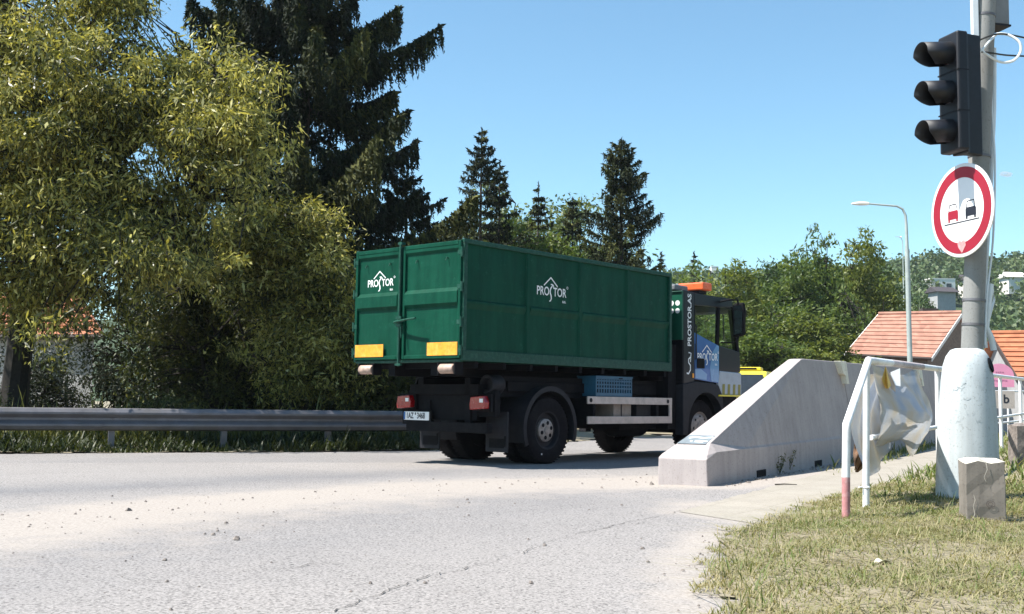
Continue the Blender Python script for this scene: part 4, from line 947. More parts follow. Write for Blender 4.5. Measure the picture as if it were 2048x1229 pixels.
# plastic sheet hanging over the top rail
bag = empty('plastic_sheet', railtop(11.2), 0, 'crumpled translucent white plastic sheet bulging from the top rail of the railing', 'plastic sheet')
def sheet_pt(u, v):
    """u along the rail 0..1, v down 0..1"""
    a = 10.12+2.15*u; q = railtop(a)
    prof = [(0, .02), (.15, .05), (.35, .14), (.55, .22), (.72, .20), (.87, .10), (1, .03)]
    bul = np.interp(v, [p[0] for p in prof], [p[1] for p in prof])*math.sin(PI*min(1, max(0, .08+u*.88)))**.6*1.25
    bott = np.interp(u, [0, .12, .3, .45, .58, .70, .80, .92, 1], [.78, .78, .76, .75, .80, .92, .96, .80, .60])
    topd = np.interp(u, [0, .1, .25, .38, .45, .5, .6, .75, .9, 1], [.03, .05, .09, .13, .13, .11, .10, .06, .04, .12])
    fold = .009*math.sin(u*13+v*3+1.2*math.sin(v*5))*(1-.5*v)+.003*math.sin(u*31-v*9)+.008*math.sin(v*17+u*6)
    nrm = Vector((rdir.y, -rdir.x, 0))
    wid = np.interp(v, [0, .3, .6, .85, 1], [-.0, .06, .10, .02, -.10])*(u-.5)*2.2
    return q+rdir*(wid+.04*math.sin(v*9+u*3))+nrm*(-.01+(-1)*-bul*.9+fold*(.25+v))-Vector((0, 0, topd+(bott-topd)*v))
mb = MB(); mb.grid(sheet_pt, 54, 40); mb.v = [tuple(Vector(v)-railtop(11.2)) for v in mb.v]; mb.build('film', FILM, bag, smooth=True, solid=.0015, angle=180)
mb = MB()
def back_pt(u, v):
    q = railtop(10.1+.95*u); nrm = Vector((rdir.y, -rdir.x, 0))
    return q-nrm*(.05+.10*math.sin(v*PI)+.02*math.sin(u*14+v*5))-Vector((0, 0, .12+v*(.95-.30*u*u)))-rdir*(.10*math.sin(v*PI))
mb.grid(back_pt, 24, 24); mb.v = [tuple(Vector(v)-railtop(11.2)) for v in mb.v]; mb.build('rear_fold', FILM, bag, smooth=True, solid=.0015, angle=180)
nrm_ = Vector((rdir.y, -rdir.x, 0))
def flag(name, pts, m, label, cat):
    o0 = at(*pts[0]); o = empty(name, o0, 0, label, cat); mb = MB(); P = [at(*p)-o0 for p in pts]; mb.add(P, [(0, i, i+1) for i in range(1, len(P)-1)]); mb.build('sheet', m, o, solid=.002); return o
flag('paper_pennant', [(1771, 733, 10.5), (1761, 767, 10.3), (1772, 777, 10.32), (1777, 778, 10.20), (1782, 771, 10.36)], PAPERO, 'orange yellow triangular paper tucked in front of the plastic sheet', 'paper')
flag('paper_strip', [(1772, 734, 10.5), (1782, 778, 10.36), (1791, 784, 10.34), (1790, 770, 10.4)], mat('beige_paper', (.72, .5, .34), .8), 'narrow beige paper strip beside the orange paper on the railing', 'paper')
flag('paper_sheet', [(1781, 745, 10.42), (1800, 737, 10.44), (1801, 773, 10.4), (1790, 771, 10.38)], PAPERW, 'small white rectangular paper behind the orange paper on the railing', 'paper')
cl = empty('brown_cloth', at(1740, 900, 10.9), 0, 'dark brown crumpled cloth hanging low behind the lower rail', 'cloth')
def cloth_pt(u, v):
    pxl = np.interp(v, [0, .5, 1], [1712, 1706, 1711]); pxr = np.interp(v, [0, .4, 1], [1776, 1768, 1716])
    return at(pxl+(pxr-pxl)*u, 872+73*v, 10.75+.5*u+.06*math.sin(u*12+v*4)+.05*math.sin(v*8))
mb = MB(); mb.grid(cloth_pt, 24, 20); o0 = at(1740, 900, 10.9); mb.v = [tuple(Vector(v)-o0) for v in mb.v]; mb.build('fabric', CLOTHB, cl, smooth=True, solid=.003, angle=180)

# ------------------------------------------------------------------ the concrete pole with its sleeve
PB = Vector((4.43, 10.88, 0)); PB.z = float(terr(PB.x, PB.y))
pole = empty('utility_pole', PB, 0, 'leaning grey concrete pole with metal bands standing in a fat white sleeve', 'pole')
a = at(1944, 700, 10.88)-PB; b = at(1972, -60, 10.93)-PB
mb = MB(); mb.tube([Vector((.0, 0, 0)), a, a.lerp(b, .5), b], [.115, .102, .10, .104], 28); mb.build('pole_shaft', POLEC, pole, smooth=True)
mb = MB(); prof = [(.292, -.06), (.290, .25), (.272, .8), (.242, 1.20), (.224, 1.34), (.196, 1.43), (.155, 1.49), (.118, 1.505), (.11, 1.505)]
mb.lathe(prof, (0, 0, 0), 'z', 48); sl_ = mb.build('base_sleeve', SLEEVE, pole, smooth=True); 
for v in sl_.data.vertices: v.co.x += .025*v.co.z/1.5
mb = MB(); mb.lathe([(.001, 0), (.045, .0), (.05, -.01)], (0, 0, 0), 'z', 20)
mb.v = [(x, y*1.5, z) for x, y, z in mb.v]; hole_m = frame(Vector((.165+.03, -.155, 1.345)), Vector((.62, .70, .0)), Vector((-.2, .12, .9))); mb.build('sleeve_hole', BLACK, sl_, mtx=hole_m)
SCR = mat('scratched_paint', (.42, .46, .47), .8, var=.3)
r3 = random.Random(4)
for k in range(17):                                          # scuffs and scribbles on the sleeve
    az = rad(r3.uniform(222, 300)); z = r3.choice([1.15, 1.12, 1.0, .9, .78, .66, .4])+r3.uniform(-.03, .03); ln = r3.uniform(.02, .08); pts = []
    mb = MB()
    for j in range(5):
        aa = az+(j-2)*ln*.8; rr = np.interp(z, [p[1] for p in prof[:8]], [p[0] for p in prof[:8]])+.0022; pts.append((rr*math.cos(aa)+.025*z/1.5, rr*math.sin(aa), z+r3.uniform(-.008, .008)+.01*(j-2)*r3.choice([-1, 1])))
    for j in range(4):
        p, q = pts[j], pts[j+1]; w2 = r3.uniform(.002, .006); mb.add([(p[0], p[1], p[2]-w2), (q[0], q[1], q[2]-w2), (q[0], q[1], q[2]+w2), (p[0], p[1], p[2]+w2)], [(0, 1, 2, 3)])
    mb.build('scuff_mark', SCR, sl_)

axis = (b-a).normalized()
def onpole(z): t = (z-a.z)/(b.z-a.z); return a+(b-a)*t
for z in (1.74, 1.98, 3.42, 4.86):
    mb = MB(); p = onpole(z-PB.z if z > 100 else z); mb.tube([p-axis*.012, p+axis*.012], .108, 28); mb.build('pole_band', GALV, pole, smooth=True, angle=60)
cvec = Vector((.93, .37, 0)).normalized()                     # towards the right as seen from the road
mb = MB(); q = [onpole(z)+cvec*(o) for z, o in ((1.52, .17), (1.7, .14), (2.0, .125), (3.0, .16), (3.9, .17), (4.45, .15), (4.55, .14))]; mb.tube(q, .022, 12); mb.build('conduit', CABLEW, pole, smooth=True)
mb = MB(); q = [onpole(z)+cvec*o+Vector((.02, -.02, 0)) for z, o in ((1.50, .24), (1.62, .20), (1.72, .13), (1.95, .15), (2.15, .17))]; mb.tube(q, .03, 12); mb.tube([onpole(1.95)+cvec*.2, onpole(2.1)+cvec*.24, onpole(2.0)+cvec*.26, onpole(1.8)+cvec*.2], .012, 8); mb.build('junction_sleeve', CABLEW, pole, smooth=True)
mb = MB(); p = onpole(4.76)-Vector((.118, .06, 0)); mb.box(-.03, .03, -.03, .03, -.15, 1.0); mb.build('white_channel', CABLEW, pole, mtx=Matrix.Translation(p), bevel=.005)
def cable(name, px, m, r, Y=10.85):
    P = [at(x, y, Y+dy)-PB for x, y, dy in px]; mb = MB()
    Q = []
    for i in range(len(P)-1):                                  # catmull-rom
        p0, p1, p2, p3 = P[max(i-1, 0)], P[i], P[i+1], P[min(i+2, len(P)-1)]
        for k in range(6):
            t = k/6; Q.append(.5*((2*p1)+(p2-p0)*t+(2*p0-5*p1+4*p2-p3)*t*t+(3*p1-p0-3*p2+p3)*t**3))
    Q.append(P[-1]); mb.tube(Q, r, 8); return mb.build(name, m, pole, smooth=True)
cable('cable', [(1940, 97, -.12), (1952, 92, -.14), (1972, 108, -.14), (2000, 124, -.1), (2026, 122, -.1), (2041, 104, -.1), (2038, 84, -.1), (2016, 70, -.05), (1992, 68, 0)], CABLEW, .013)
cable('cable', [(1943, 105, -.12), (1960, 104, -.14), (1978, 84, -.14), (1992, 70, -.06)], CABLEW, .012)
cable('cable', [(1948, 86, -.12), (1975, 74, -.14), (2000, 68, -.08), (2030, 72, 0), (2075, 82, .3)], CABLEK, .009)
cable('cable', [(1942, 102, -.12), (1980, 106, -.14), (2015, 111, 0), (2080, 114, .3)], CABLEK, .009)
cable('cable', [(1988, 70, .05), (1984, 120, .05), (1983, 200, .05), (1990, 330, .05), (1986, 480, .05), (1974, 590, .0), (1970, 690, 0)], CABLEW, .011)
# cabinet high on the pole
cb = empty('control_box', at(1991, 20, 11.05), rad(14), 'grey metal box fixed high behind the concrete pole', 'box')
mb = MB(); mb.box(-.085, .085, -.1, .1, -.18, .55); mb.build('box_body', BOXG, cb, bevel=.01)
mb = MB(); mb.box(-.095, .095, -.11, .11, -.20, -.182); mb.tube([(-.04, 0, -.2), (-.04, 0, -.27)], .018, 10); mb.build('box_base', DGREY, cb)

# ------------------------------------------------------------------ traffic signal, facing left
SA = rad(196); fn = Vector((math.cos(SA), math.sin(SA), 0)); fr_ = Vector((-fn.y, fn.x, 0))    # face normal, and its horizontal
c = at(1897, 186, 10.62)
tl = empty('traffic_light', c, SA, 'black three lens traffic light with long visors, switched off, on the concrete pole', 'traffic light')
# local: +x = facing direction, y sideways, z up
mb = MB(); mb.box(-.12, 0, -.150, .150, -.585, .585); mb.build('signal_housing', TLBLK, tl, bevel=.02)
mb = MB(); mb.prism([(-.12, -.12), (-.19, -.05), (-.36, -.03), (-.36, .03), (-.19, .05), (-.12, .12)], 'z', -.60, .60); mb.build('back_bracket', TLBLK, tl, bevel=.012)
for z in (.20, -.20):
    mb = MB(); mb.box(-.12, .006, -.153, .153, z-.006, z+.006); mb.tube([(-.04, -.155, z-.0), (-.04, -.17, z)], .014, 8); mb.build('section_joint', DGREY, tl)
for k, z in enumerate((.385, 0, -.385)):
    mb = MB(); mb.lathe([(.0001, .03), (.05, .025), (.098, .004), (.104, .0)], (0, 0, z), 'x', 28); ln_ = mb.build('lens', LENS, tl, smooth=True)
    mb = MB(); n = 30; V = []
    for j in range(n+1):                                       # visor: open below, longer above
        t = -155+310*j/n; a_ = rad(90+t); ext = .31 if abs(t) < 95 else .31-.13*((abs(t)-95)/60)
        rr0, rr1 = .118, .112
        V += [(.0, rr0*math.cos(a_), z+rr0*math.sin(a_)), (ext, rr1*math.cos(a_), z-.03+rr1*math.sin(a_)+.0)]
    mb.add(V, [(2*j, 2*j+1, 2*j+3, 2*j+2) for j in range(n)]); mb.build('visor', TLBLK, tl, smooth=True, solid=.006, angle=180)
# ------------------------------------------------------------------ no overtaking sign
cs = at(1924, 421, 10.72)
sg = empty('road_sign', cs, SA, 'round white sign with red rim showing a red and a black car, no overtaking', 'road sign')
RSN = .455
def disc(mb, r, x, n=64): mb.add([(x, r*math.cos(2*PI*k/n), r*math.sin(2*PI*k/n)) for k in range(n)], [tuple(range(n))])
mb = MB(); mb.lathe([(.0001, -.012), (RSN, -.012), (RSN+.004, -.006), (RSN+.004, .004), (RSN, .006), (.0001, .006)], (0, 0, 0), 'x', 72); mb.build('sign_plate', SIGNW, sg, smooth=True)
mb = MB(); n = 72; V = []
for k in range(n): V += [(.0085, .425*math.cos(2*PI*k/n), .425*math.sin(2*PI*k/n)), (.0085, .32*math.cos(2*PI*k/n), .32*math.sin(2*PI*k/n))]
mb.add(V, [(2*k, 2*k+1, 2*((k+1) % n)+1, 2*((k+1) % n)) for k in range(n)]); mb.build('red_ring', SIGNR, sg)
def carsym(cy, m, m2):
    """rear view of a car; y grows to the viewer's right when negative"""
    X = .0085; K = .72; cy = cy/K
    q = MB()
    q.add([(X, cy+s*a_, z) for s, a_, z in ((1, .105, -.10), (1, .105, .0), (1, .085, .02), (-1, .085, .02), (-1, .105, .0), (-1, .105, -.10))], [(0, 1, 2, 3, 4, 5)])
    q.add([(X, cy+.10, -.135), (X, cy+.10, -.10), (X, cy+.065, -.10), (X, cy+.065, -.135)], [(0, 1, 2, 3)]); q.add([(X, cy-.065, -.135), (X, cy-.065, -.10), (X, cy-.10, -.10), (X, cy-.10, -.135)], [(0, 1, 2, 3)])
    q.v = [(v[0], v[1]*K, v[2]*K) for v in q.v]; q.build('car_symbol', m, sg)
    q = MB(); P = [(.088, .02), (.065, .105), (-.065, .105), (-.088, .02)]
    for (a0, b0), (a1, b1) in zip(P[:-1], P[1:]):
        d = Vector((a1-a0, b1-b0)).normalized()*.006; nx, ny = -d.y, d.x
        q.add([(X, cy+a0+nx-d.x, b0+ny-d.y), (X, cy+a1+nx+d.x, b1+ny+d.y), (X, cy+a1-nx+d.x, b1-ny+d.y), (X, cy+a0-nx-d.x, b0-ny-d.y)], [(0, 1, 2, 3)])
    q.v = [(v[0], v[1]*K, v[2]*K) for v in q.v]; q.build('car_roof_line', m2, sg)
carsym(-.125, SIGNR, SIGNK); carsym(.135, SIGNK, SIGNK)
# (seen from the front the local +y axis points to the viewer's right)
mb = MB(); mb.box(.0083, .0095, -.255, .255, -.118, -.108); mb.build('underline', SIGNK, sg)
mb = MB(); hp = [(0, -.47), (.05, -.40), (.045, -.36), (.02, -.345), (0, -.36), (-.03, -.345), (-.055, -.37), (-.045, -.41)]; mb.add([(.0115, y*1.15, z+.05) for y, z in hp], [tuple(range(8))]); mb.build('sticker', mat('faded_sticker', (.72, .3, .3), .6, var=.3, scale=30), sg)
mb = MB(); mb.box(-.09, -.012, -.03, .03, -.03, .03); mb.box(-.03, -.0125, -.3, .3, .10, .13); mb.box(-.03, -.0125, -.3, .3, -.22, -.19); mb.tube([(-.03, 0, -.2), (-.12, 0, -.2)], .02, 8); mb.build('sign_clamp', GALV, sg)

# ------------------------------------------------------------------ block and bollard
def block(px, py, wd, h, dp, rz, name, label, m, seed, cap):
    g = G(px, py); o = empty(name, g, rz, label, 'concrete block'); r = random.Random(seed)
    mb = MB(); n = 7; V = []; P = []
    for i in range(n+1):
        z = -.08+(h+.08)*i/n; k = 1-.03*i/n
        ring = []
        for (sx, sy) in ((-1, -1), (-.33, -1), (.33, -1), (1, -1), (1, -.2), (1, 1), (0, 1), (-1, 1), (-1, .2)):
            ring.append((sx*wd/2*k+r.gauss(0, .003), sy*dp/2*k+r.gauss(0, .003), z+(r.gauss(0, .012) if i == n else 0)))
        P += ring
    m_ = 9; F = [(i*m_+k, i*m_+(k+1) % m_, (i+1)*m_+(k+1) % m_, (i+1)*m_+k) for i in range(n) for k in range(m_)]
    mb.add(P, F+[tuple(range(m_-1, -1, -1))]); mb.build('block_body', m, o, bevel=.006)
    mb = MB(); top_ = P[-m_:]; cx = sum(p[0] for p in top_)/m_; cy = sum(p[1] for p in top_)/m_
    V = [(p[0], p[1], p[2]+.001) for p in top_]+[(cx+(p[0]-cx)*.55+r.gauss(0, .01), cy+(p[1]-cy)*.55, p[2]+.018+r.gauss(0, .008)) for p in top_]+[(cx, cy, h+.035)]
    mb.add(V, [(k, (k+1) % m_, m_+(k+1) % m_, m_+k) for k in range(m_)]+[(m_+k, m_+(k+1) % m_, 2*m_) for k in range(m_)]); mb.build('block_top', cap, o)
    return o
bk = block(1965, 1056, .30, .52, .28, rad(-10), 'concrete_block', 'weathered grey concrete block with crumbling pale top leaning at the foot of the white sleeve', BLOCKC, 3, CAP)
mb = MB()
for r_ in (.018, .032): stroke(mb, [(r_*math.cos(t), r_*.8*math.sin(t)) for t in np.linspace(0, 2*PI, 16)], .005)
mb.build('stamped_ring', mat('dark_stain', (.12, .1, .09), .9), bk, mtx=frame((.03, -.1515, .20), (1, 0, 0), (0, 0, 1)))
mb = MB(); stroke(mb, [(-.11, .0), (-.09, .05), (-.10, .11), (-.085, .16), (-.095, .20)], [.003, .007, .004, .006, .002]); stroke(mb, [(.0, .46), (.01, .40), (-.015, .34), (.0, .30)], [.008, .006, .004, .002]); mb.build('hairline_crack', mat('pale_stain', (.5, .45, .38), .9), bk, mtx=frame((0, -.153, .07), (1, 0, 0), (0, 0, 1)))
block(2046, 938, .30, .62, .25, rad(5), 'stone_marker', 'small grey stone marker at the right edge beside the railing', STONE, 8, STONE)

# ------------------------------------------------------------------ background furniture
def lamp(name, base_, top_px, arm_px, head_px, Y, r, label, lo=3.0):
    b0 = base_; o = empty(name, b0, 0, label, 'street lamp')
    p = [Vector(q)-b0 for q in (at(*top_px, Y), at(*arm_px, Y), at(*head_px, Y))]
    mb = MB(); mb.tube([Vector((0, 0, 0)), Vector((p[0].x*.8, 0, p[0].z*.80))], [r*1.25, r*1.1], 12); mb.build('lower_pole', LAMPG, o, smooth=True)
    q = p[0]; bend = [Vector((p[0].x*.8, 0, p[0].z*.80)), q-Vector((0, 0, .7)), q-Vector((.02, 0, .35)), q-Vector((.12, 0, .12)), q-Vector((.32, 0, .02)), q-Vector((.6, 0, 0)), p[1]]
    mb = MB(); mb.tube(bend, [r*.8, r*.65, r*.6, r*.55, r*.5, r*.45, r*.4], 10); mb.build('lamp_arm', LAMPG, o, smooth=True)
    mb = MB(); a_ = p[1]; h_ = p[2]; d = (h_-a_); V = []
    for i in range(9):
        t = i/8; w_ = .13*math.sin(PI*min(1, .15+t*.8))**.6; hh = .075*math.sin(PI*min(1, .2+t*.75))**.6; cpt = a_+d*t
        for k in range(10): th = 2*PI*k/10; V.append((cpt.x, cpt.y+w_*math.cos(th), cpt.z+hh*math.sin(th)*(1 if math.sin(th) > 0 else .8)))
    mb.add(V, [(i*10+k, i*10+(k+1) % 10, (i+1)*10+(k+1) % 10, (i+1)*10+k) for i in range(8) for k in range(10)]+[tuple(range(9, -1, -1)), tuple(80+k for k in range(10))])
    mb.build('lamp_head', WPAINT, o, smooth=True)
    return o
bl = at(1822, 790, 39); lamp('street_lamp', Vector((bl.x, bl.y, .3)), (1812, 412), (1737, 408), (1703, 408), 39, .075, 'tall grey street lamp with a curved arm reaching left in front of the tiled roof')
bl = at(1811, 700, 95); lamp('street_lamp', Vector((bl.x, bl.y, .3)), (1805, 474), (1803, 474), (1800, 475), 95, .05, 'distant thin lamp mast rising just left of the nearer curved street lamp')

def house(name, label, eL, eR, rL, rR, wallz, tm, wm, Y_back=None, rows=9, gable='brick', windows=(), depth=5.):
    """eave line eL-eR, ridge line rL-rR (world points); front slope faces us"""
    e0, e1, r0, r1 = [Vector(p) for p in (eL, eR, rL, rR)]
    o = empty(name, Vector(((e0.x+e1.x)/2, (e0.y+e1.y)/2, wallz)), 0, label, 'house'); O_ = o.location.copy()
    back = lambda e, r: Vector((2*r.x-e.x, 2*r.y-e.y, e.z))
    k0, k1 = back(e0, r0), back(e1, r1)
    rf = MB(); N = rows
    nrm = (r0-e0).cross(e1-e0).normalized(); nrm = nrm if nrm.z > 0 else -nrm
    for (a0, a1, b0, b1) in ((e0, e1, r0, r1), (k0, k1, r0, r1)):
        nn_ = (b0-a0).cross(a1-a0).normalized(); nn_ = nn_ if nn_.z > 0 else -nn_; t_ = (b0-a0).length/N*.10
        for i in range(N):
            p0, p1 = a0.lerp(b0, i/N), a1.lerp(b1, i/N); q0, q1 = a0.lerp(b0, (i+1)/N), a1.lerp(b1, (i+1)/N)
            rf.add([p0, p1, p1+nn_*t_, p0+nn_*t_, q0, q1], [(0, 1, 2, 3), (3, 2, 5, 4), (0, 3, 4), (1, 5, 2), (0, 4, 5, 1)])
    rf.v = [tuple(Vector(v)-O_) for v in rf.v]; roof = rf.build('roof', tm, o)
    mb = MB(); mb.tube([r0+Vector((0, 0, .02)), r1+Vector((0, 0, .02))], .11, 8); mb.v = [tuple(Vector(v)-O_) for v in mb.v]; mb.build('ridge_cap', tm, roof, smooth=True)
    inn = min(.06, .25/(e1-e0).length); f0, f1 = e0.lerp(e1, inn)+(r0-e0)*.05, e1.lerp(e0, inn)+(r1-e1)*.05; g0, g1 = k0.lerp(k1, inn)+(r0-k0)*.05, k1.lerp(k0, inn)+(r1-k1)*.05; h0, h1 = r0.lerp(r1, inn)-Vector((0, 0, .12)), r1.lerp(r0, inn)-Vector((0, 0, .12))
    for q in (f0, f1, g0, g1): q.z -= .12
    dn = lambda q: Vector((q.x, q.y, wallz))
    wl = MB(); V = [f0, f1, g1, g0, h0, h1, dn(f0), dn(f1), dn(g1), dn(g0)]
    wl.add([v-O_ for v in V], [(0, 1, 7, 6), (1, 5, 2, 8, 7), (2, 3, 9, 8), (3, 4, 0, 6, 9)]); wall = wl.build('wall', wm, o)
    for e, r in ((e1, r1), (e0, r0)):
        out = (e1-e0).normalized()*(.03 if e is e1 else -.03); d = Vector((0, 0, -.2)); bb = MB(); bb.add([e+out-O_, r+out-O_, r+out+d-O_, e+out+d-O_], [(0, 1, 2, 3)]); bb.build('verge_board', WALLW if gable == 'brick' else EAVE, roof, solid=.04)
    eb = MB(); eb.tube([e0-O_+Vector((0, -.05, -.05)), e1-O_+Vector((0, -.05, -.05))], .07, 8); eb.build('gutter', EAVE, roof)
    for (u0, u1, z0, z1) in windows:
        p, q = f0.lerp(f1, u0), f0.lerp(f1, u1); nv = Vector((q.y-p.y, p.x-q.x, 0)).normalized()
        fm = MB(); fm.add([Vector((p.x, p.y, z0))+nv*.03-O_, Vector((q.x, q.y, z0))+nv*.03-O_, Vector((q.x, q.y, z1))+nv*.03-O_, Vector((p.x, p.y, z1))+nv*.03-O_], [(0, 1, 2, 3)]); fo = fm.build('window', DARKW, wall)
    return o
hs = house('tiled_shed', 'small brick house with pale terracotta roof behind the barriers, beside the street lamp', at(1690, 708, 58), at(1862, 716, 56), at(1757, 629, 60.5), at(1923, 626, 58.5), -1, TILE, BRICK, rows=11)
mb = MB(); p = at(1858, 618, 59.5)-hs.location; mb.box(p.x-.35, p.x+.5, p.y, p.y+.5, p.z-.5, p.z+.02); mb.build('chimney', mat('sooty_chimney', (.06, .05, .045), .9), hs)
house('orange_roof_house', 'house with bright orange tiled roof at the right edge behind the pink sign', at(2036, 755, 41), at(2330, 765, 40), at(1983, 668, 45), at(2300, 664, 44), -1, TILEO, WALLG, rows=9, gable='x')
mb = MB(); 
house('hidden_house', 'house with orange roof and grey wall glimpsed behind the willow at the left edge', at(-260, 672, 33), at(208, 671, 31.5), at(-230, 575, 37), at(150, 575, 35.5), -1, TILEO, WALLG, rows=12, gable='x', windows=((.62, .68, 1.0, 2.0), (.8, .86, 1.0, 2.0)))
mb = MB()
# far railing with pink round sign
rr = empty('far_railing', (0, 0, 0), 0, 'thin white railing on the far side of the pavement carrying the pink sign', 'railing')
A_ = at(1990, 800, 24.5); B_ = at(2100, 800, 30); 
za = at(1990, 770, 24.5).z
mb = MB(); 
for z in (1.32, .62): mb.tube([(A_.x, A_.y, z), (B_.x, B_.y, z+.1)], .022, 8)
mb.build('rails', WPAINT, rr)
for k in range(6):
    t = k/5; mb = MB(); x, y = A_.x+(B_.x-A_.x)*t, A_.y+(B_.y-A_.y)*t; mb.tube([(x, y, -.05), (x, y, 1.32+.1*t)], .025, 8); mb.build('railing_post', WPAINT, rr)
ps = empty('pink_sign', at(1999, 758, 24.2), rad(-8), 'pink round-topped advertising board fixed to the far white railing', 'sign')
mb = MB(); pts = [(-.30, -.18)]+[(.30*math.cos(t), .05+.28*math.sin(t)) for t in np.linspace(PI, 0, 16)]+[(.30, -.18)]; mb.prism(pts, 'y', -.01, .01); pb = mb.build('board', PINK, ps)
mb = MB()
for z, x0_, x1_ in ((.14, -.08, .09), (.05, -.19, .20), (-.04, -.12, .13)):
    x_ = x0_
    while x_ < x1_: dx_ = random.uniform(.02, .06); stroke(mb, [(x_, z), (x_+dx_*.7, z+random.uniform(-.01, .01))], .028); x_ += dx_
mb.build('faint_writing', mat('dark_pink_ink', (.42, .14, .24), .6), pb, mtx=frame((0, -.0125, 0), (1, 0, 0), (0, 0, 1)))
nb = empty('notice_board', at(2004, 797, 24.2), rad(-8), 'pale notice with black letters just below the pink board', 'sign')
mb = MB(); mb.box(-.26, .26, -.01, .01, -.22, .16); nbb = mb.build('board', mat('pale_notice', (.42, .37, .33), .7, var=.1), nb)
mb = MB(); me = text_bm('b', .26, .006, 1); me_to(mb, me, .02, -.10); bpy.data.meshes.remove(me);
mb.build('lettering', SIGNK, nbb, mtx=frame((0, -.0125, 0), (1, 0, 0), (0, 0, 1)))
# ------------------------------------------------------------------ trees and shrubs
def blob(px, py, Y, rx, rz, ry=None, w=1.): p = at(px, py, Y); return (p.x, p.y, p.z, rx, ry or rx*.8, rz, w)
def rel(blobs, o): return [(b[0]-o[0], b[1]-o[1], b[2]-o[2], *b[3:]) for b in blobs]
def limb(pts, r0, r1, o): # pts: (px,py,Y)
    n = len(pts); P = [at(*p) for p in pts]; return [(P[i].x-o[0], P[i].y-o[1], P[i].z-o[2], r0+(r1-r0)*i/(n-1)) for i in range(n)]
# the big willow on the left
wo = at(30, 860, 23.5); wo = (wo.x, wo.y, .2)
wb = [blob(-150, 40, 22.1, 2.21, 1.84, w=2.4), blob(60, 60, 21.1, 1.75, 1.38, w=2.4), blob(230, 40, 21.6, 1.20, 1.01, w=1.1), blob(90, 230, 20.6, 1.75, 1.29, w=2.6), blob(300, 215, 21.1, 1.20, 0.92, w=1.7), blob(430, 160, 21.6, 0.78, 0.69, w=1.2),
      blob(-60, 380, 21.1, 1.84, 1.29, w=2.0), blob(200, 400, 20.6, 1.47, 1.01, w=2.1), blob(400, 320, 20.9, 1.06, 0.92, w=1.9), blob(470, 250, 21.4, 0.55, 0.74, w=.7), blob(60, 520, 21.1, 1.38, 0.64, w=1.0), blob(270, 520, 20.4, 1.29, 0.55, w=1.2), blob(120, 640, 20.1, 0.83, 0.64, w=.45),
      blob(180, -150, 22.1, 1.84, 1.29, w=1.2), blob(480, 390, 21.1, 0.41, 0.46, w=.35), blob(60, 330, 22, 1.6, 1.1, w=1.6), blob(340, 430, 22.6, 1.0, .8, w=1.2), blob(180, 610, 22, 1.2, .6, w=.9), blob(-60, 600, 22, 1.2, .8, w=.8)]
wl = [limb([(20, 870, 23.5), (45, 640, 23.5), (50, 480, 23.5), (20, 330, 24), (10, 120, 24), (40, -100, 24)], .30, .06, wo),
      limb([(48, 500, 23.5), (130, 400, 23), (260, 300, 23), (360, 220, 23.2), (440, 150, 23.5)], .15, .03, wo),
      limb([(45, 600, 23.5), (120, 520, 23), (240, 470, 22.6), (400, 400, 22.8)], .12, .03, wo),
      limb([(40, 420, 23.7), (120, 230, 23.5), (180, 60, 23.6), (260, -60, 23.8)], .14, .03, wo),
      limb([(30, 520, 23.6), (-60, 400, 23.4), (-150, 200, 23.6)], .14, .04, wo)]
tree('willow_tree', wo, rel(wb, wo), wl, 125000, (.135, .035), WILLOWL, 'large yellow green willow filling the upper left with a dark forked trunk', seed=3, clump=.42, per=85, droop=.55, sup=5)
# low willow shrubs between the big willow and the lorry
so_ = at(590, 885, 25); so_ = (so_.x, so_.y, .1)
sb = [blob(560, 560, 24, .95, 1.25, w=1.6), blob(610, 480, 24.2, .55, .7, w=.8), blob(650, 600, 24, .75, 1.0, w=1.5), blob(500, 500, 24.5, .9, .9, w=1.0), blob(600, 720, 23.8, 1.2, .9, w=1.3), blob(700, 700, 24, .7, .9, w=1.0)]
sl_b = [limb([(590, 885, 25), (580, 750, 24.5), (560, 600, 24.2), (570, 470, 24.2)], .09, .02, so_), limb([(600, 860, 25), (640, 720, 24.3), (660, 560, 24.1)], .07, .02, so_), limb([(580, 860, 25), (520, 700, 24.6), (490, 520, 24.5)], .07, .02, so_)]
tree('willow_shrub', so_, rel(sb, so_), sl_b, 52000, (.125, .034), WILLOWL, 'rounded yellow green willow shrub left of the green container', 'shrub', seed=5, clump=.42, per=80, droop=.35, sup=3)
def shrub(px, Y, h, w_, n, m, label, seed, lsize=(.11, .04), name='roadside_shrub', group=None, zb=.1, base_gap=0):
    g = at(px, 850, Y); o = (g.x, g.y, zb); r = random.Random(seed)
    bl = [(r.uniform(-w_, w_)*.5, r.uniform(-w_, w_)*.35, h*r.uniform(.3, .75), w_*r.uniform(.4, .6), w_*.4, h*r.uniform(.22, .34), 1) for _ in range(6)]
    lm = [[(r.uniform(-.2, .2), 0, -.1, .06), (r.uniform(-w_, w_)*.3, r.uniform(-.3, .3), h*.45, .04), (r.uniform(-w_, w_)*.5, r.uniform(-.4, .4), h*.8, .012)] for _ in range(4)]
    return tree(name, o, bl, lm, n, lsize, m, label, 'shrub', group=group, seed=seed, clump=.4*max(1, h/4), per=60, droop=.25)
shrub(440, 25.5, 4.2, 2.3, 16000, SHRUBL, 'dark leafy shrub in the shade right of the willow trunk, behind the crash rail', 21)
shrub(290, 26.5, 3.4, 2.2, 13000, SHADEL, 'very dark low shrub under the willow crown, behind the crash rail', 22)
shrub(560, 27.5, 4.0, 2.6, 15000, SHADEL, 'dark shrub filling the gap below the rounded willow shrub', 27)
shrub(690, 26.5, 3.3, 1.8, 12000, SHRUBL, 'green shrub directly left of the container doors', 23)
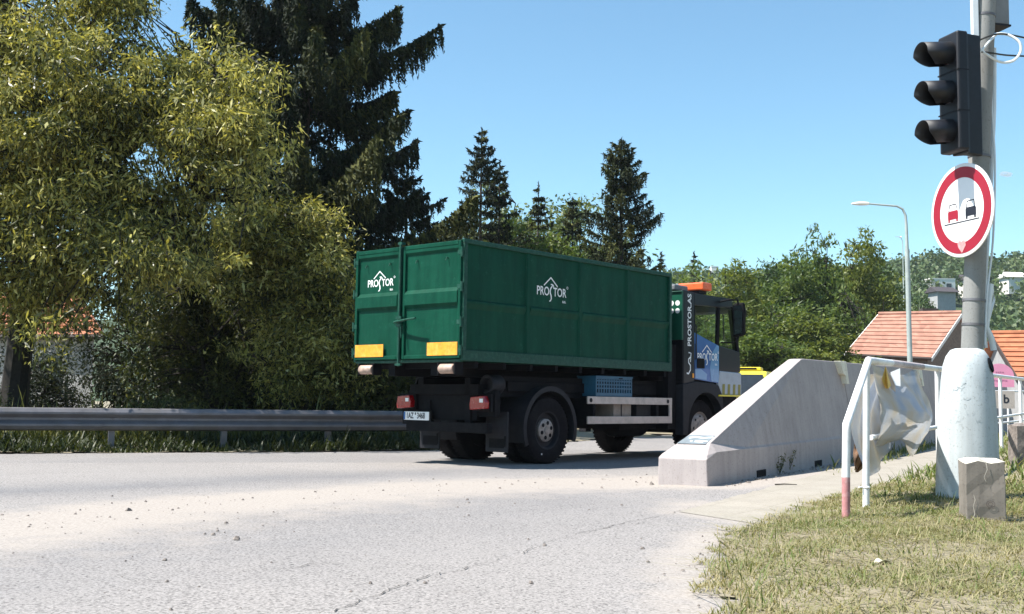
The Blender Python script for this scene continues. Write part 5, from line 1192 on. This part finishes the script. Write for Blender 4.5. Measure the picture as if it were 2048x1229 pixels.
shrub(800, 24.6, 2.1, 1.5, 11000, SHRUBL, 'bright leafy bush seen under the rear end of the container', 24, (.12, .045))
shrub(930, 26.5, 2.6, 1.8, 8000, SHRUBL, 'leafy bush seen through the gap behind the lorry chassis', 25)
shrub(60, 29.0, 2.0, 1.6, 6000, SHADEL, 'small dark bush before the grey wall of the left house', 26)
shrub(-120, 27, 4.0, 2.4, 9000, SHADEL, 'dark shrub at the far left edge under the willow', 28)
shrub(-20, 21.5, .9, .6, 1500, SHRUBL, 'low green weed clump above the crash rail at the left edge', 29, (.06, .02))
shrub(310, 21.8, .8, .7, 2500, SHRUBL, 'low pale green weed clump just above the middle of the crash rail', 30, (.07, .03))
for i, (px, Y, h, w_) in enumerate(((1080, 33, 2.6, 2.5), (1190, 36, 2.8, 2.6), (1330, 42, 3.2, 3.0))):
    shrub(px, Y, h, w_, 6000, SHRUBL, ('bush glimpsed under the container near the blue crate', 'bush hidden mostly behind the side of the lorry', 'bush glimpsed between the container and the cab')[i], 33+i)
# conifers
def treebase(px, Y): p = at(px, 790, Y); return (p.x, p.y, .2)
def Rbig(t): return float(np.interp(t, [0, .1, .25, .45, .62, .8, 1], [5.0, 5.0, 4.95, 4.6, 3.5, 1.9, .1]))
spruce('spruce_tree', treebase(592, 30), 17.5, Rbig, 'huge dark drooping spruce rising out of the picture beside the willow', z0=1.0, seed=14, dens=1.7, hang=.95, trunk=.26, whorl=.52, gap=.14, nl=.10, wl=.048, dark=.05, rag=.16)
spruce('spruce_tree', treebase(805, 33), 7.6, lambda t: float(np.interp(t, [0, .5, .85, 1], [3.0, 2.5, 1.1, .2])), 'low dark spruce in the shade between the huge spruce and the container doors', z0=1.2, seed=18, dens=1.5, hang=.7, trunk=.14, whorl=.42, nl=.09, wl=.044, dark=.1, rag=.2)
def Rm(w_): return lambda t: float(np.interp(t, [0, .3, .55, .8, .95, 1], [w_*1.9, w_*1.6, w_*1.15, w_*.6, w_*.2, .05]))
spruce('spruce_tree', treebase(955, 42), 11.2, Rm(1.5), 'slim spruce with a long leader just right of the huge spruce', z0=2.5, seed=6, dens=.8, hang=.42, trunk=.12, whorl=.42, nl=.085, wl=.036, rag=.28, dark=.08)
spruce('spruce_tree', treebase(993, 43), 10.2, Rm(1.15), 'shorter spruce touching the slim spruce on its right side', z0=2.5, seed=7, dens=.8, hang=.4, trunk=.11, whorl=.44, nl=.085, wl=.036, rag=.28, dark=.06)
spruce('spruce_tree', treebase(1072, 45), 9.7, Rm(1.1), 'small spruce with a crooked thin top, middle of the row above the container', z0=2.5, seed=8, dens=.7, hang=.4, trunk=.1, whorl=.45, nl=.085, wl=.036, rag=.28, dark=.02)
spruce('spruce_tree', treebase(1142, 44), 8.9, Rm(1.1), 'lowest spruce of the row, left of the dense pointed one', z0=2.5, seed=9, dens=.7, hang=.4, trunk=.1, whorl=.42, nl=.085, wl=.036, rag=.28, dark=.02)
def Re(t): return float(np.interp(t, [0, .4, .55, .75, .86, .95, 1], [2.1, 1.75, 1.6, 1.25, .9, .42, .1]))
spruce('spruce_tree', treebase(1240, 40), 10.4, Re, 'dense pointed spruce standing alone above the front end of the container', z0=2.2, seed=10, dens=1.3, hang=.7, trunk=.16, whorl=.31, nl=.085, wl=.036, rag=.28, dark=.0)
# light broadleaf trees between the spruces
def broad(name, px, Y, h, w_, n, m, label, seed, lsize=(.16, .07), zb=0, group=None, low=.25, clump=.6, per=60, cat='tree'):
    g = at(px, 800, Y); o = (g.x, g.y, zb); r = random.Random(seed)
    bl = [(0, 0, h*.62, w_*.62, w_*.62, h*.30, 2)]
    for k in range(7):
        a = 2*PI*k/7+r.uniform(-.3, .3); hh = r.uniform(low+.08, .82); q = w_*(.75 if hh < .65 else .42)
        bl.append((q*math.cos(a), q*math.sin(a)*.8, h*hh, w_*r.uniform(.28, .45), w_*.35, h*r.uniform(.10, .17), .8))
    bl.append((r.uniform(-.2, .2)*w_, 0, h*.88, w_*.28, w_*.28, h*.12, .5))
    lm = [[(0, 0, -.3, .022*h), (r.uniform(-.1, .1), 0, h*.3, .017*h), (r.uniform(-.3, .3), .1, h*.6, .009*h), (r.uniform(-.4, .4), 0, h*.92, .002*h)]]
    for k in range(5):
        a = 2*PI*k/5+r.uniform(-.3, .3); z0 = h*r.uniform(.22, .5); lm.append([(0, 0, z0, .010*h), (w_*.35*math.cos(a), w_*.35*math.sin(a), z0+h*.12, .006*h), (w_*.75*math.cos(a), w_*.7*math.sin(a), z0+h*.24, .002*h)])
    return tree(name, o, bl, lm, n, lsize, m, label, cat, group=group, seed=seed, clump=clump, per=per, droop=.2, sup=3)
broad('broadleaf_tree', 1010, 47, 10.2, 2.8, 19000, PALEL, 'pale leaved tree filling the gap between the slim spruces', 41, (.2, .09))
broad('broadleaf_tree', 1120, 48, 9.9, 2.8, 19000, PALEL, 'pale leaved tree with open top behind the crooked spruce', 42, (.2, .09))
broad('broadleaf_tree', 905, 46, 8.0, 2.2, 12000, PALEL, 'pale leaved tree at the right foot of the huge spruce', 43, (.2, .09))
broad('broadleaf_tree', 1060, 44, 7.6, 2.8, 14000, LOCUSTL, 'olive green tree just above the middle of the container rim', 44, (.2, .08))
broad('broadleaf_tree', 1190, 46, 7.4, 2.4, 12000, LOCUSTL, 'olive green tree at the left foot of the pointed spruce', 45, (.2, .08))
broad('broadleaf_tree', 770, 36, 5.6, 2.6, 12000, SHADEL, 'dark tree in the shade of the huge spruce above the left container door', 46, (.18, .07))
broad('broadleaf_tree', 1325, 60, 7.6, 2.6, 9000, LOCUSTL, 'round green tree just above the lorry cab roof', 47, (.24, .1))
# the belt of locust trees on the right: prototypes and copies
LB = [(1395, 66, 9.4, 3.6, 'green tree directly above the orange roof beacon'), (1462, 62, 8.9, 3.0, 'green tree behind the lorry mirror'), (1530, 68, 10.1, 3.6, 'tree right of the cab, with a low rounded top'),
      (1590, 64, 10.3, 3.1, 'tree with pale branches showing, left of the tallest tree in the belt'), (1650, 66, 11.7, 3.2, 'tallest locust tree of the belt, its top pointed'), (1712, 70, 11.8, 3.2, 'locust tree with feathery top left of the street lamp'), (1762, 74, 11.2, 2.8, 'locust tree just left of the street lamp pole'),
      (1490, 52, 5.6, 2.8, 'low dark bushy tree beside the cab front'), (1560, 54, 6.2, 2.9, 'low bushy tree above the ramp of the barrier end'), (1630, 54, 5.6, 2.8, 'low bushy tree left of the terracotta roof'), (1840, 90, 10.2, 3.4, 'tree behind the terracotta roof, right of the street lamp'),
      (1690, 72, 7.5, 3.4, 'tree just above the left corner of the terracotta roof'), (1420, 54, 5.9, 2.6, 'low tree seen through the cab window'), (1900, 96, 8.6, 3.6, 'tree between the terracotta roof and the concrete pole'), (2010, 84, 6.8, 3.2, 'dark tree above the orange roof at the right edge'), (1790, 84, 9.0, 3.2, 'tree right behind the street lamp pole')]
protos = {}
for i, (px, Y, h, w_, lab) in enumerate(LB):
    k = i % 4
    if k not in protos:
        o = broad('locust_tree', px, Y, h, w_, 12000, (LOCUSTL, LOCUSTY, LOCUSTD, LOCUSTL)[k], lab, 60+k, (.27, .11), zb=-.5, group='trees of the green belt on the right', low=.05, clump=.62, per=42); protos[k] = (o, h, w_)
    else:
        p, h0, w0 = protos[k]; o = copy_tree(p); g = at(px, 800, Y); o.location = (g.x, g.y, -.5); o.scale = (w_/w0, w_/w0, h/h0); o.rotation_euler = (0, 0, 1.3*i); o['label'] = lab

# ------------------------------------------------------------------ the wooded hill far away
def hz(x, y):
    d = np.hypot(y, np.maximum(0, x-.5*y)); crest = np.interp(x/np.maximum(y, 1), [-.6, -.1, .1, .16, .22, .28, .33, .38, .42, .46, .6], [20, 26, 34, 37, 38, 38, 40, 43, 41, 42, 46])
    return -2.2+crest*sstep(105, 335, d)+3*np.sin(x*.02)*np.sin(y*.017)*sstep(110, 300, d)
xs = np.linspace(-260, 520, 80); ys = np.concatenate([np.linspace(-200, 90, 25), np.linspace(100, 420, 50), [500, 700]])
sheet('hillside', xs, ys, hz, mat('hill_grass', (.035, .06, .018), .95, var=.4, scale=.05))
rs = np.random.RandomState(77); n = 2300
Y = rs.uniform(120, 350, n)**1.0; ratio = rs.uniform(.06, .50, n); X = ratio*Y; th = rs.uniform(rad(-25), rad(62), 700); dq = rs.uniform(130, 330, 700); X = np.append(X, 40+dq*np.cos(th)); Y = np.append(Y, dq*np.sin(th)); n += 700
HH = [(1886, 240), (1893, 205), (1950, 250), (2034, 250), (1494, 260)]; kp = np.ones(n, bool)
for hx, hY in HH: q = at(hx, 570, hY); kp &= ~((np.abs(X-q.x*Y/hY) < 3.4*Y/hY) & (Y > hY-50) & (Y < hY+6))
X, Y = X[kp], Y[kp]; n = len(X); Z = hz(X, Y)
per = 80; R = rs.uniform(2.2, 4.3, n); Cc = np.repeat(np.stack([X, Y, Z+R*.9], 1), per, 0); dd = rs.normal(size=(n*per, 3)); dd[:, 1] -= .3
C = Cc+unit(dd)*np.repeat(R, per)[:, None]*[1, 1, 1.15]*(rs.uniform(.35, 1, n*per)**.5)[:, None]
D = rs.normal(size=C.shape); Ls = rs.uniform(.7, 1.5, len(C)); Wd = rs.uniform(.45, .9, len(C))
wo_ = fastmesh('far_wood', leafquads(C, D, Ls, Wd, rs), len(C), WOODL, rnd=.45+np.repeat(rs.normal(size=n)*.2, per)+rs.normal(size=len(C))*.12); wo_['kind'] = 'stuff'
tag(wo_, 'continuous green wood covering the far hillside', 'wood')
# houses on the hill
def small_house(px, py, Y, w_, h, d_, m, rm, label, rot=0, flat=False):
    p = at(px, py, Y); o = empty('hill_house', (p.x, p.y, p.z), rot, label, 'house', 'houses on the far hill')
    mb = MB(); mb.box(-w_/2, w_/2, 0, d_, -3, h); wl_ = mb.build('wall', m, o)
    mb = MB()
    if flat: mb.box(-w_/2-.05, w_/2+.05, -.05, d_+.05, h, h+.2)
    else: mb.prism([(-.6, h-.1), (d_/2, h+min(2.6, d_*.32)), (d_+.6, h-.1)], 'x', -w_/2-.5, w_/2+.5)
    mb.build('roof', rm, o)
    for k in range(int(w_/2.6) if w_ > 4 else 0):
        x = -w_/2+1.1+k*2.5; mb = MB(); mb.box(x, x+1.1, -.05, .02, h-2.2, h-.9); mb.build('window', DARKW, wl_)
DR = mat('dark_roof', (.06, .05, .055), .8)
small_house(1886, 568, 240, 5.6, 1.0, 7, WALLW, WALLW, 'white flat roofed house on the hill left of the concrete pole', .1, True)
small_house(1893, 590, 200, 3.6, .6, 3, WALLG, DR, 'small house with dark roof below the white hill house', .2)
small_house(1950, 570, 250, 4.5, 1.2, 4, WALLW, DR, 'pale house on the hill directly right of the concrete pole', 0)
small_house(2034, 562, 250, 4, .9, 4, WALLW, WALLW, 'pale house on the hill at the right edge', .1)
small_house(1430, 541, 300, 1.9, .9, 3, WALLW, WALLW, 'tiny white building high on the hill above the cab', 0, True)
small_house(1494, 574, 260, 2.6, .4, 3, WALLW, TILEO, 'small orange roof among the trees right of the beacon', .2)
# two pointed treetops on the left part of the hill
for px, lab in ((1388, 'tiny pointed conifer on the skyline above the orange beacon'), (1322, 'tiny pointed conifer on the skyline right of the pointed spruce')):
    g = at(px, 560, 120); spruce('conifer_tree', (g.x, g.y, 4), (at(px, 505, 120).z-4), lambda t: 1.3*(1-t)+.1, lab, z0=4, seed=px, dens=.25, hang=.4, trunk=.12, whorl=.9, nl=.2, wl=.09)

# ------------------------------------------------------------------ grass
def blades(name, n, region, hfun, tone, mean_h, label, seed, wd=.003, zf=lz, lean=.5, bend=.35, dens=None):
    rs = np.random.RandomState(seed); x0, x1, y0, y1 = region[0]
    x = rs.uniform(x0, x1, n*3); y = rs.uniform(y0, y1, n*3); k = inpoly(x, y, region[1])
    if dens is not None: k &= rs.rand(len(x)) < dens(x, y)
    x, y = x[k][:n], y[k][:n]; n = len(x)
    z = zf(x, y)-.004; h = mean_h*rs.gamma(4, .25, n)*hfun(x, y)
    a = rs.uniform(0, 2*PI, n); ln = np.abs(rs.normal(size=n))*lean; dx, dy = np.cos(a), np.sin(a)
    cx, cy = -dy, dx; w_ = wd*rs.uniform(.6, 1.5, n)*np.maximum(1, y/8.)
    lev = []
    for f, ww in ((0, 1), (.45, .85), (.8, .5), (1, .08)):
        off = h*(ln*f+bend*f*f); zz = z+h*f*(1-.38*np.minimum(ln, 1.5)*f)
        zz = np.maximum(zz, z+.004)
        L = np.stack([x+dx*off-cx*w_*ww, y+dy*off-cy*w_*ww, zz], 1); R = np.stack([x+dx*off+cx*w_*ww, y+dy*off+cy*w_*ww, zz], 1); lev.append((L, R))
    Q = [np.stack([lev[i][0], lev[i][1], lev[i+1][1], lev[i+1][0]], 1) for i in range(3)]
    V = np.concatenate(Q, 0).reshape(-1, 3); t = tone(x, y)+rs.normal(size=n)*.13
    o = fastmesh(name, V, 3*n, SHRUBL if name == 'verge_grass' else GRASSL, rnd=np.concatenate([t]*3)); o['kind'] = 'stuff'; o['label'] = label; o['category'] = 'grass'
    return o
def patch(x, y, s=1., p=0): return .5+.5*np.sin(x*2.3*s+p+1.7*np.sin(y*1.7*s+p))*np.cos(y*1.9*s-p+1.3*np.sin(x*1.3*s))
LP_ = ragged([(a-.07 if i < 8 else a, b) for i, (a, b) in enumerate(LAWN0)], 8, .10, .07, 5)
dn1 = lambda x, y: np.clip(-.05+1.0*patch(x, y, 1.3, .4), .10, 1)
tn1 = lambda x, y: .84-.42*patch(x, y, .9, 2.1)+.18*np.exp(-((x-1.15)/.22)**2)*(y < 8)-.12*(x > 4.2)
blades('lawn_grass', 95000, ((.8, 6.5, 4.2, 12.5), LP_), lambda x, y: .7+.6*patch(x, y, 1.6, 1), tn1, .024, 'short dry yellowish grass on the near verge around the pole', 91, dens=dn1)
blades('lawn_grass', 45000, ((.8, 7, 4.2, 13), LP_), lambda x, y: 1+0*x, lambda x, y: .78+0*x, .045, 'dry straw lying flat between the grass tufts', 92, lean=3., wd=.0026, dens=lambda x, y: np.clip(.7-.6*patch(x, y, 1.1, .4), .08, 1))
blades('lawn_grass', 26000, ((3, 22, 12, 40), LAWN), lambda x, y: 1+0*x, lambda x, y: .52-.2*patch(x, y, .5, 1), .10, 'grass beyond the pole along the pavement', 93, wd=.006)
# taller tufts
rs = np.random.RandomState(5); tp = []
for (px, py) in ((1395, 1100), (1420, 1150), (1470, 1120), (1500, 1185), (1540, 1090), (1600, 1060), (1650, 1040), (1745, 1020), (1770, 1000), (1860, 1015), (1890, 1045), (1830, 1020), (1925, 1070), (1560, 1160), (1620, 1130), (1800, 1130), (1790, 1190), (1960, 1090), (2010, 1100), (2030, 1180), (1700, 1075), (1440, 1205), (1480, 1225), (1990, 1045)): g = G(px, py); tp.append((g.x, g.y))
TP = np.array(tp)
def tuftd(x, y): d = np.min(np.hypot(x[:, None]-TP[:, 0], y[:, None]-TP[:, 1]), 1); return np.exp(-(d/.16)**2)*.9
blades('grass_tufts', 9000, ((.8, 6.5, 4.5, 12.5), LP_), lambda x, y: 1+0*x, lambda x, y: .34+.2*patch(x, y, 3), .065, 'taller green tufts standing out of the dry grass', 94, wd=.0035, dens=tuftd)
# strip under the barriers and beside the path
SP = [(3.9, 13.9), (4.6, 14.9), (6.6, 18.6), (10, 25), (9.2, 25), (6.2, 19.2), (4.2, 15.2)]
blades('kerb_weeds', 7000, ((3, 11, 13, 26), SP), lambda x, y: 1+0*x, lambda x, y: .5+0*x, .09, 'weeds growing along the foot of the barriers', 95, zf=lambda x, y: terr(x, y)+.01, wd=.004, dens=lambda x, y: np.clip((y-14)/7, .04, 1))
# far verge
vlow = lambda x, y: vz(x, y)
blades('verge_grass', 60000, ((-14, 3, 14, 27), FAR[1:9]+[(3, 32), (-3, 28), (-14, 23)]), lambda x, y: .7+.6*patch(x, y, .8), lambda x, y: .06+.2*patch(x, y, .6, 2), .13, 'green grass below and behind the crash rail', 96, zf=vlow, wd=.006)  # low tone and shrub leaf colour paint the tree shade onto this grass
blades('verge_grass', 6000, ((-14, 0, 17, 24.5), [(-14, 16.5), (-8.2, 19.3), (-5.3, 20.6), (-1, 22.6), (-1, 24.4), (-8, 21.9), (-14, 19.2)]), lambda x, y: 1+.5*patch(x, y, 1.5), lambda x, y: .85-.2*patch(x, y, 2), .30, 'tall dry grass stalks behind the crash rail', 97, zf=vlow, wd=.0055, lean=.22, bend=.2, dens=lambda x, y: np.clip(.15+(-x-3)/6, .12, .8))
# weed plants by the barrier
def weed(px, py, h, label, seed):
    g = G(px, py); o = empty('weed_plant', g, 0, label, 'weed'); r = np.random.RandomState(seed); st = []; C = []; D = []
    for k in range(7):
        a = r.uniform(0, 2*PI); l = h*r.uniform(.6, 1); tip = np.array([math.cos(a)*l*.35, math.sin(a)*l*.35, l]); st.append(((0, 0, 0), tip, .004, .0015))
        for q in np.linspace(.2, 1, 9): C.append(tip*q+r.normal(size=3)*.012); D.append(r.normal(size=3)+[0, 0, .4])
    V, n_ = mass_tubes(st, 4); fastmesh('stem', V, n_, SHRUBL, o); C = np.array(C); fastmesh('leaves', leafquads(C, np.array(D), np.full(len(C), .05), np.full(len(C), .016), r), len(C), SHRUBL, o, rnd=r.uniform(.3, .8, len(C)))
weed(1560, 948, .28, 'small dusty weed at the foot of the barrier, left one', 1); weed(1578, 943, .33, 'small dusty weed at the foot of the barrier, right one', 2)
lf = G(1775, 1150); o = empty('dead_leaf', (lf.x, lf.y, lf.z+.06), .4, 'pale curled dead leaf lying in the grass', 'leaf')
mb = MB(); mb.grid(lambda u, v: ((u-.5)*.17, (v-.5)*.075*math.sin(PI*min(.98, .05+u))**.6, .02*math.sin(u*6)+.02*abs(v-.5)), 12, 5); mb.build('leaf_blade', mat('pale_dead_leaf', (.62, .58, .44), .8), o, smooth=True, solid=.001)
# loose stones and debris on the asphalt
rs = np.random.RandomState(31); ST = []
for _ in range(420):
    t = rs.rand()
    if t < .72:
        k = rs.rand()*6; i = int(k); q = k-i; x = SAND[i+1][0]*(1-q)+SAND[i+2][0]*q+rs.normal()*.5; y = SAND[i+1][1]*(1-q)+SAND[i+2][1]*q+rs.normal()*.55
    else: x, y = rs.uniform(-3, 1.2), rs.uniform(5, 12)
    ST.append((x, y, .005+.012*rs.rand()**4))
for px, py, s in ((257, 1023, .03), (473, 1080, .028), (452, 1048, .018), (330, 1122, .016), (1062, 1168, .015), (1296, 1126, .014), (1204, 977, .022), (1303, 970, .03), (427, 1071, .018), (435, 1064, .016), (410, 1070, .014)): g = G(px, py); ST.append((g.x, g.y, s))
for _ in range(260):
    q = rs.rand(); ST.append((2.45+4.2*q+rs.normal()*.07, 12.75+6.65*q+rs.normal()*.07, .006+.016*rs.rand()**2))
for _ in range(160):
    q = rs.rand()*6; i = int(q); p, p2 = LAWN0[i+1], LAWN0[i+2]; ST.append((p[0]+(p2[0]-p[0])*(q-i)-.05+rs.normal()*.10, p[1]+(p2[1]-p[1])*(q-i)+rs.normal()*.1, .004+.009*rs.rand()**2))
V = []; Fq = []
for x, y, s in ST:
    o0 = len(V); z = float(terr(x, y))+.004; ang = rs.uniform(0, PI); e = rs.uniform(.6, 1.4)
    for (a, b, c_) in ((1, 0, 0), (.3, .9, 0), (-.8, .6, 0), (-.9, -.5, 0), (.2, -1, 0), (.5, .1, .8), (-.4, .3, .9), (-.1, -.5, .75)):
        a, b = a*e*s*rs.uniform(.8, 1.2), b*s*rs.uniform(.8, 1.2); V.append((x+a*math.cos(ang)-b*math.sin(ang), y+a*math.sin(ang)+b*math.cos(ang), z+c_*s*rs.uniform(.7, 1.1)))
    Fq += [tuple(i+o0 for i in f) for f in ((0, 1, 5), (1, 2, 6, 5), (2, 3, 6), (3, 4, 7), (4, 0, 5, 7), (5, 6, 7), (3, 7, 6))]
mb = MB(); mb.v = V; mb.f = Fq; g_ = mb.build('gravel', STONE); tag(g_, 'loose stones scattered over the sandy asphalt', 'gravel', kind='stuff')
# twigs on the path
g1_ = G(1550, 973); o = empty('twig', g1_+Vector((0, 0, .02)), .2, 'short brown twig lying on the footpath near the barrier', 'twig'); mb = MB(); mb.tube([(0, 0, 0), (.12, .01, .004), (.26, -.02, 0)], [.008, .007, .004], 6); mb.build('stick', BARK, o)
# ------------------------------------------------------------------ thin wisp of cloud
cm = bpy.data.materials.new('cloud_vapour'); cm.use_nodes = True; t = cm.node_tree; t.nodes.clear()
ou = nn(t, 'ShaderNodeOutputMaterial'); vo = nn(t, 'ShaderNodeVolumePrincipled'); vo.inputs['Density'].default_value = .06; vo.inputs['Color'].default_value = (1, 1, 1, 1); vo.inputs['Anisotropy'].default_value = .3; t.links.new(vo.outputs[0], ou.inputs[1])
p = at(2012, 349, 2600); mb = MB()
for dx, r_, rz_ in ((0, 15, 4.5), (-11, 10, 3), (13, 9, 2.8)):
    mb.lathe([(max(.01, r_*math.cos(a)), rz_*math.sin(a)) for a in np.linspace(-PI/2, PI/2, 9)], (dx, dx*1.4, 0), 'z', 16)
o = mb.build('cloud', cm, smooth=True, mtx=Matrix.Translation(p)); o['kind'] = 'structure'

# ------------------------------------------------------------------ thin summer haze
hm = bpy.data.materials.new('haze_air'); hm.use_nodes = True; t = hm.node_tree; t.nodes.clear()
ou = nn(t, 'ShaderNodeOutputMaterial'); vo = nn(t, 'ShaderNodeVolumePrincipled'); vo.inputs['Density'].default_value = HAZE; vo.inputs['Color'].default_value = (.80, .88, .95, 1); t.links.new(vo.outputs[0], ou.inputs[1])
if HAZE > 0:
    o = MB().box(-1550, 1550, -350, 1550, -8, 75).build('haze', hm); o['kind'] = 'stuff'; o['label'] = 'thin summer haze in the air'; o['category'] = 'haze'
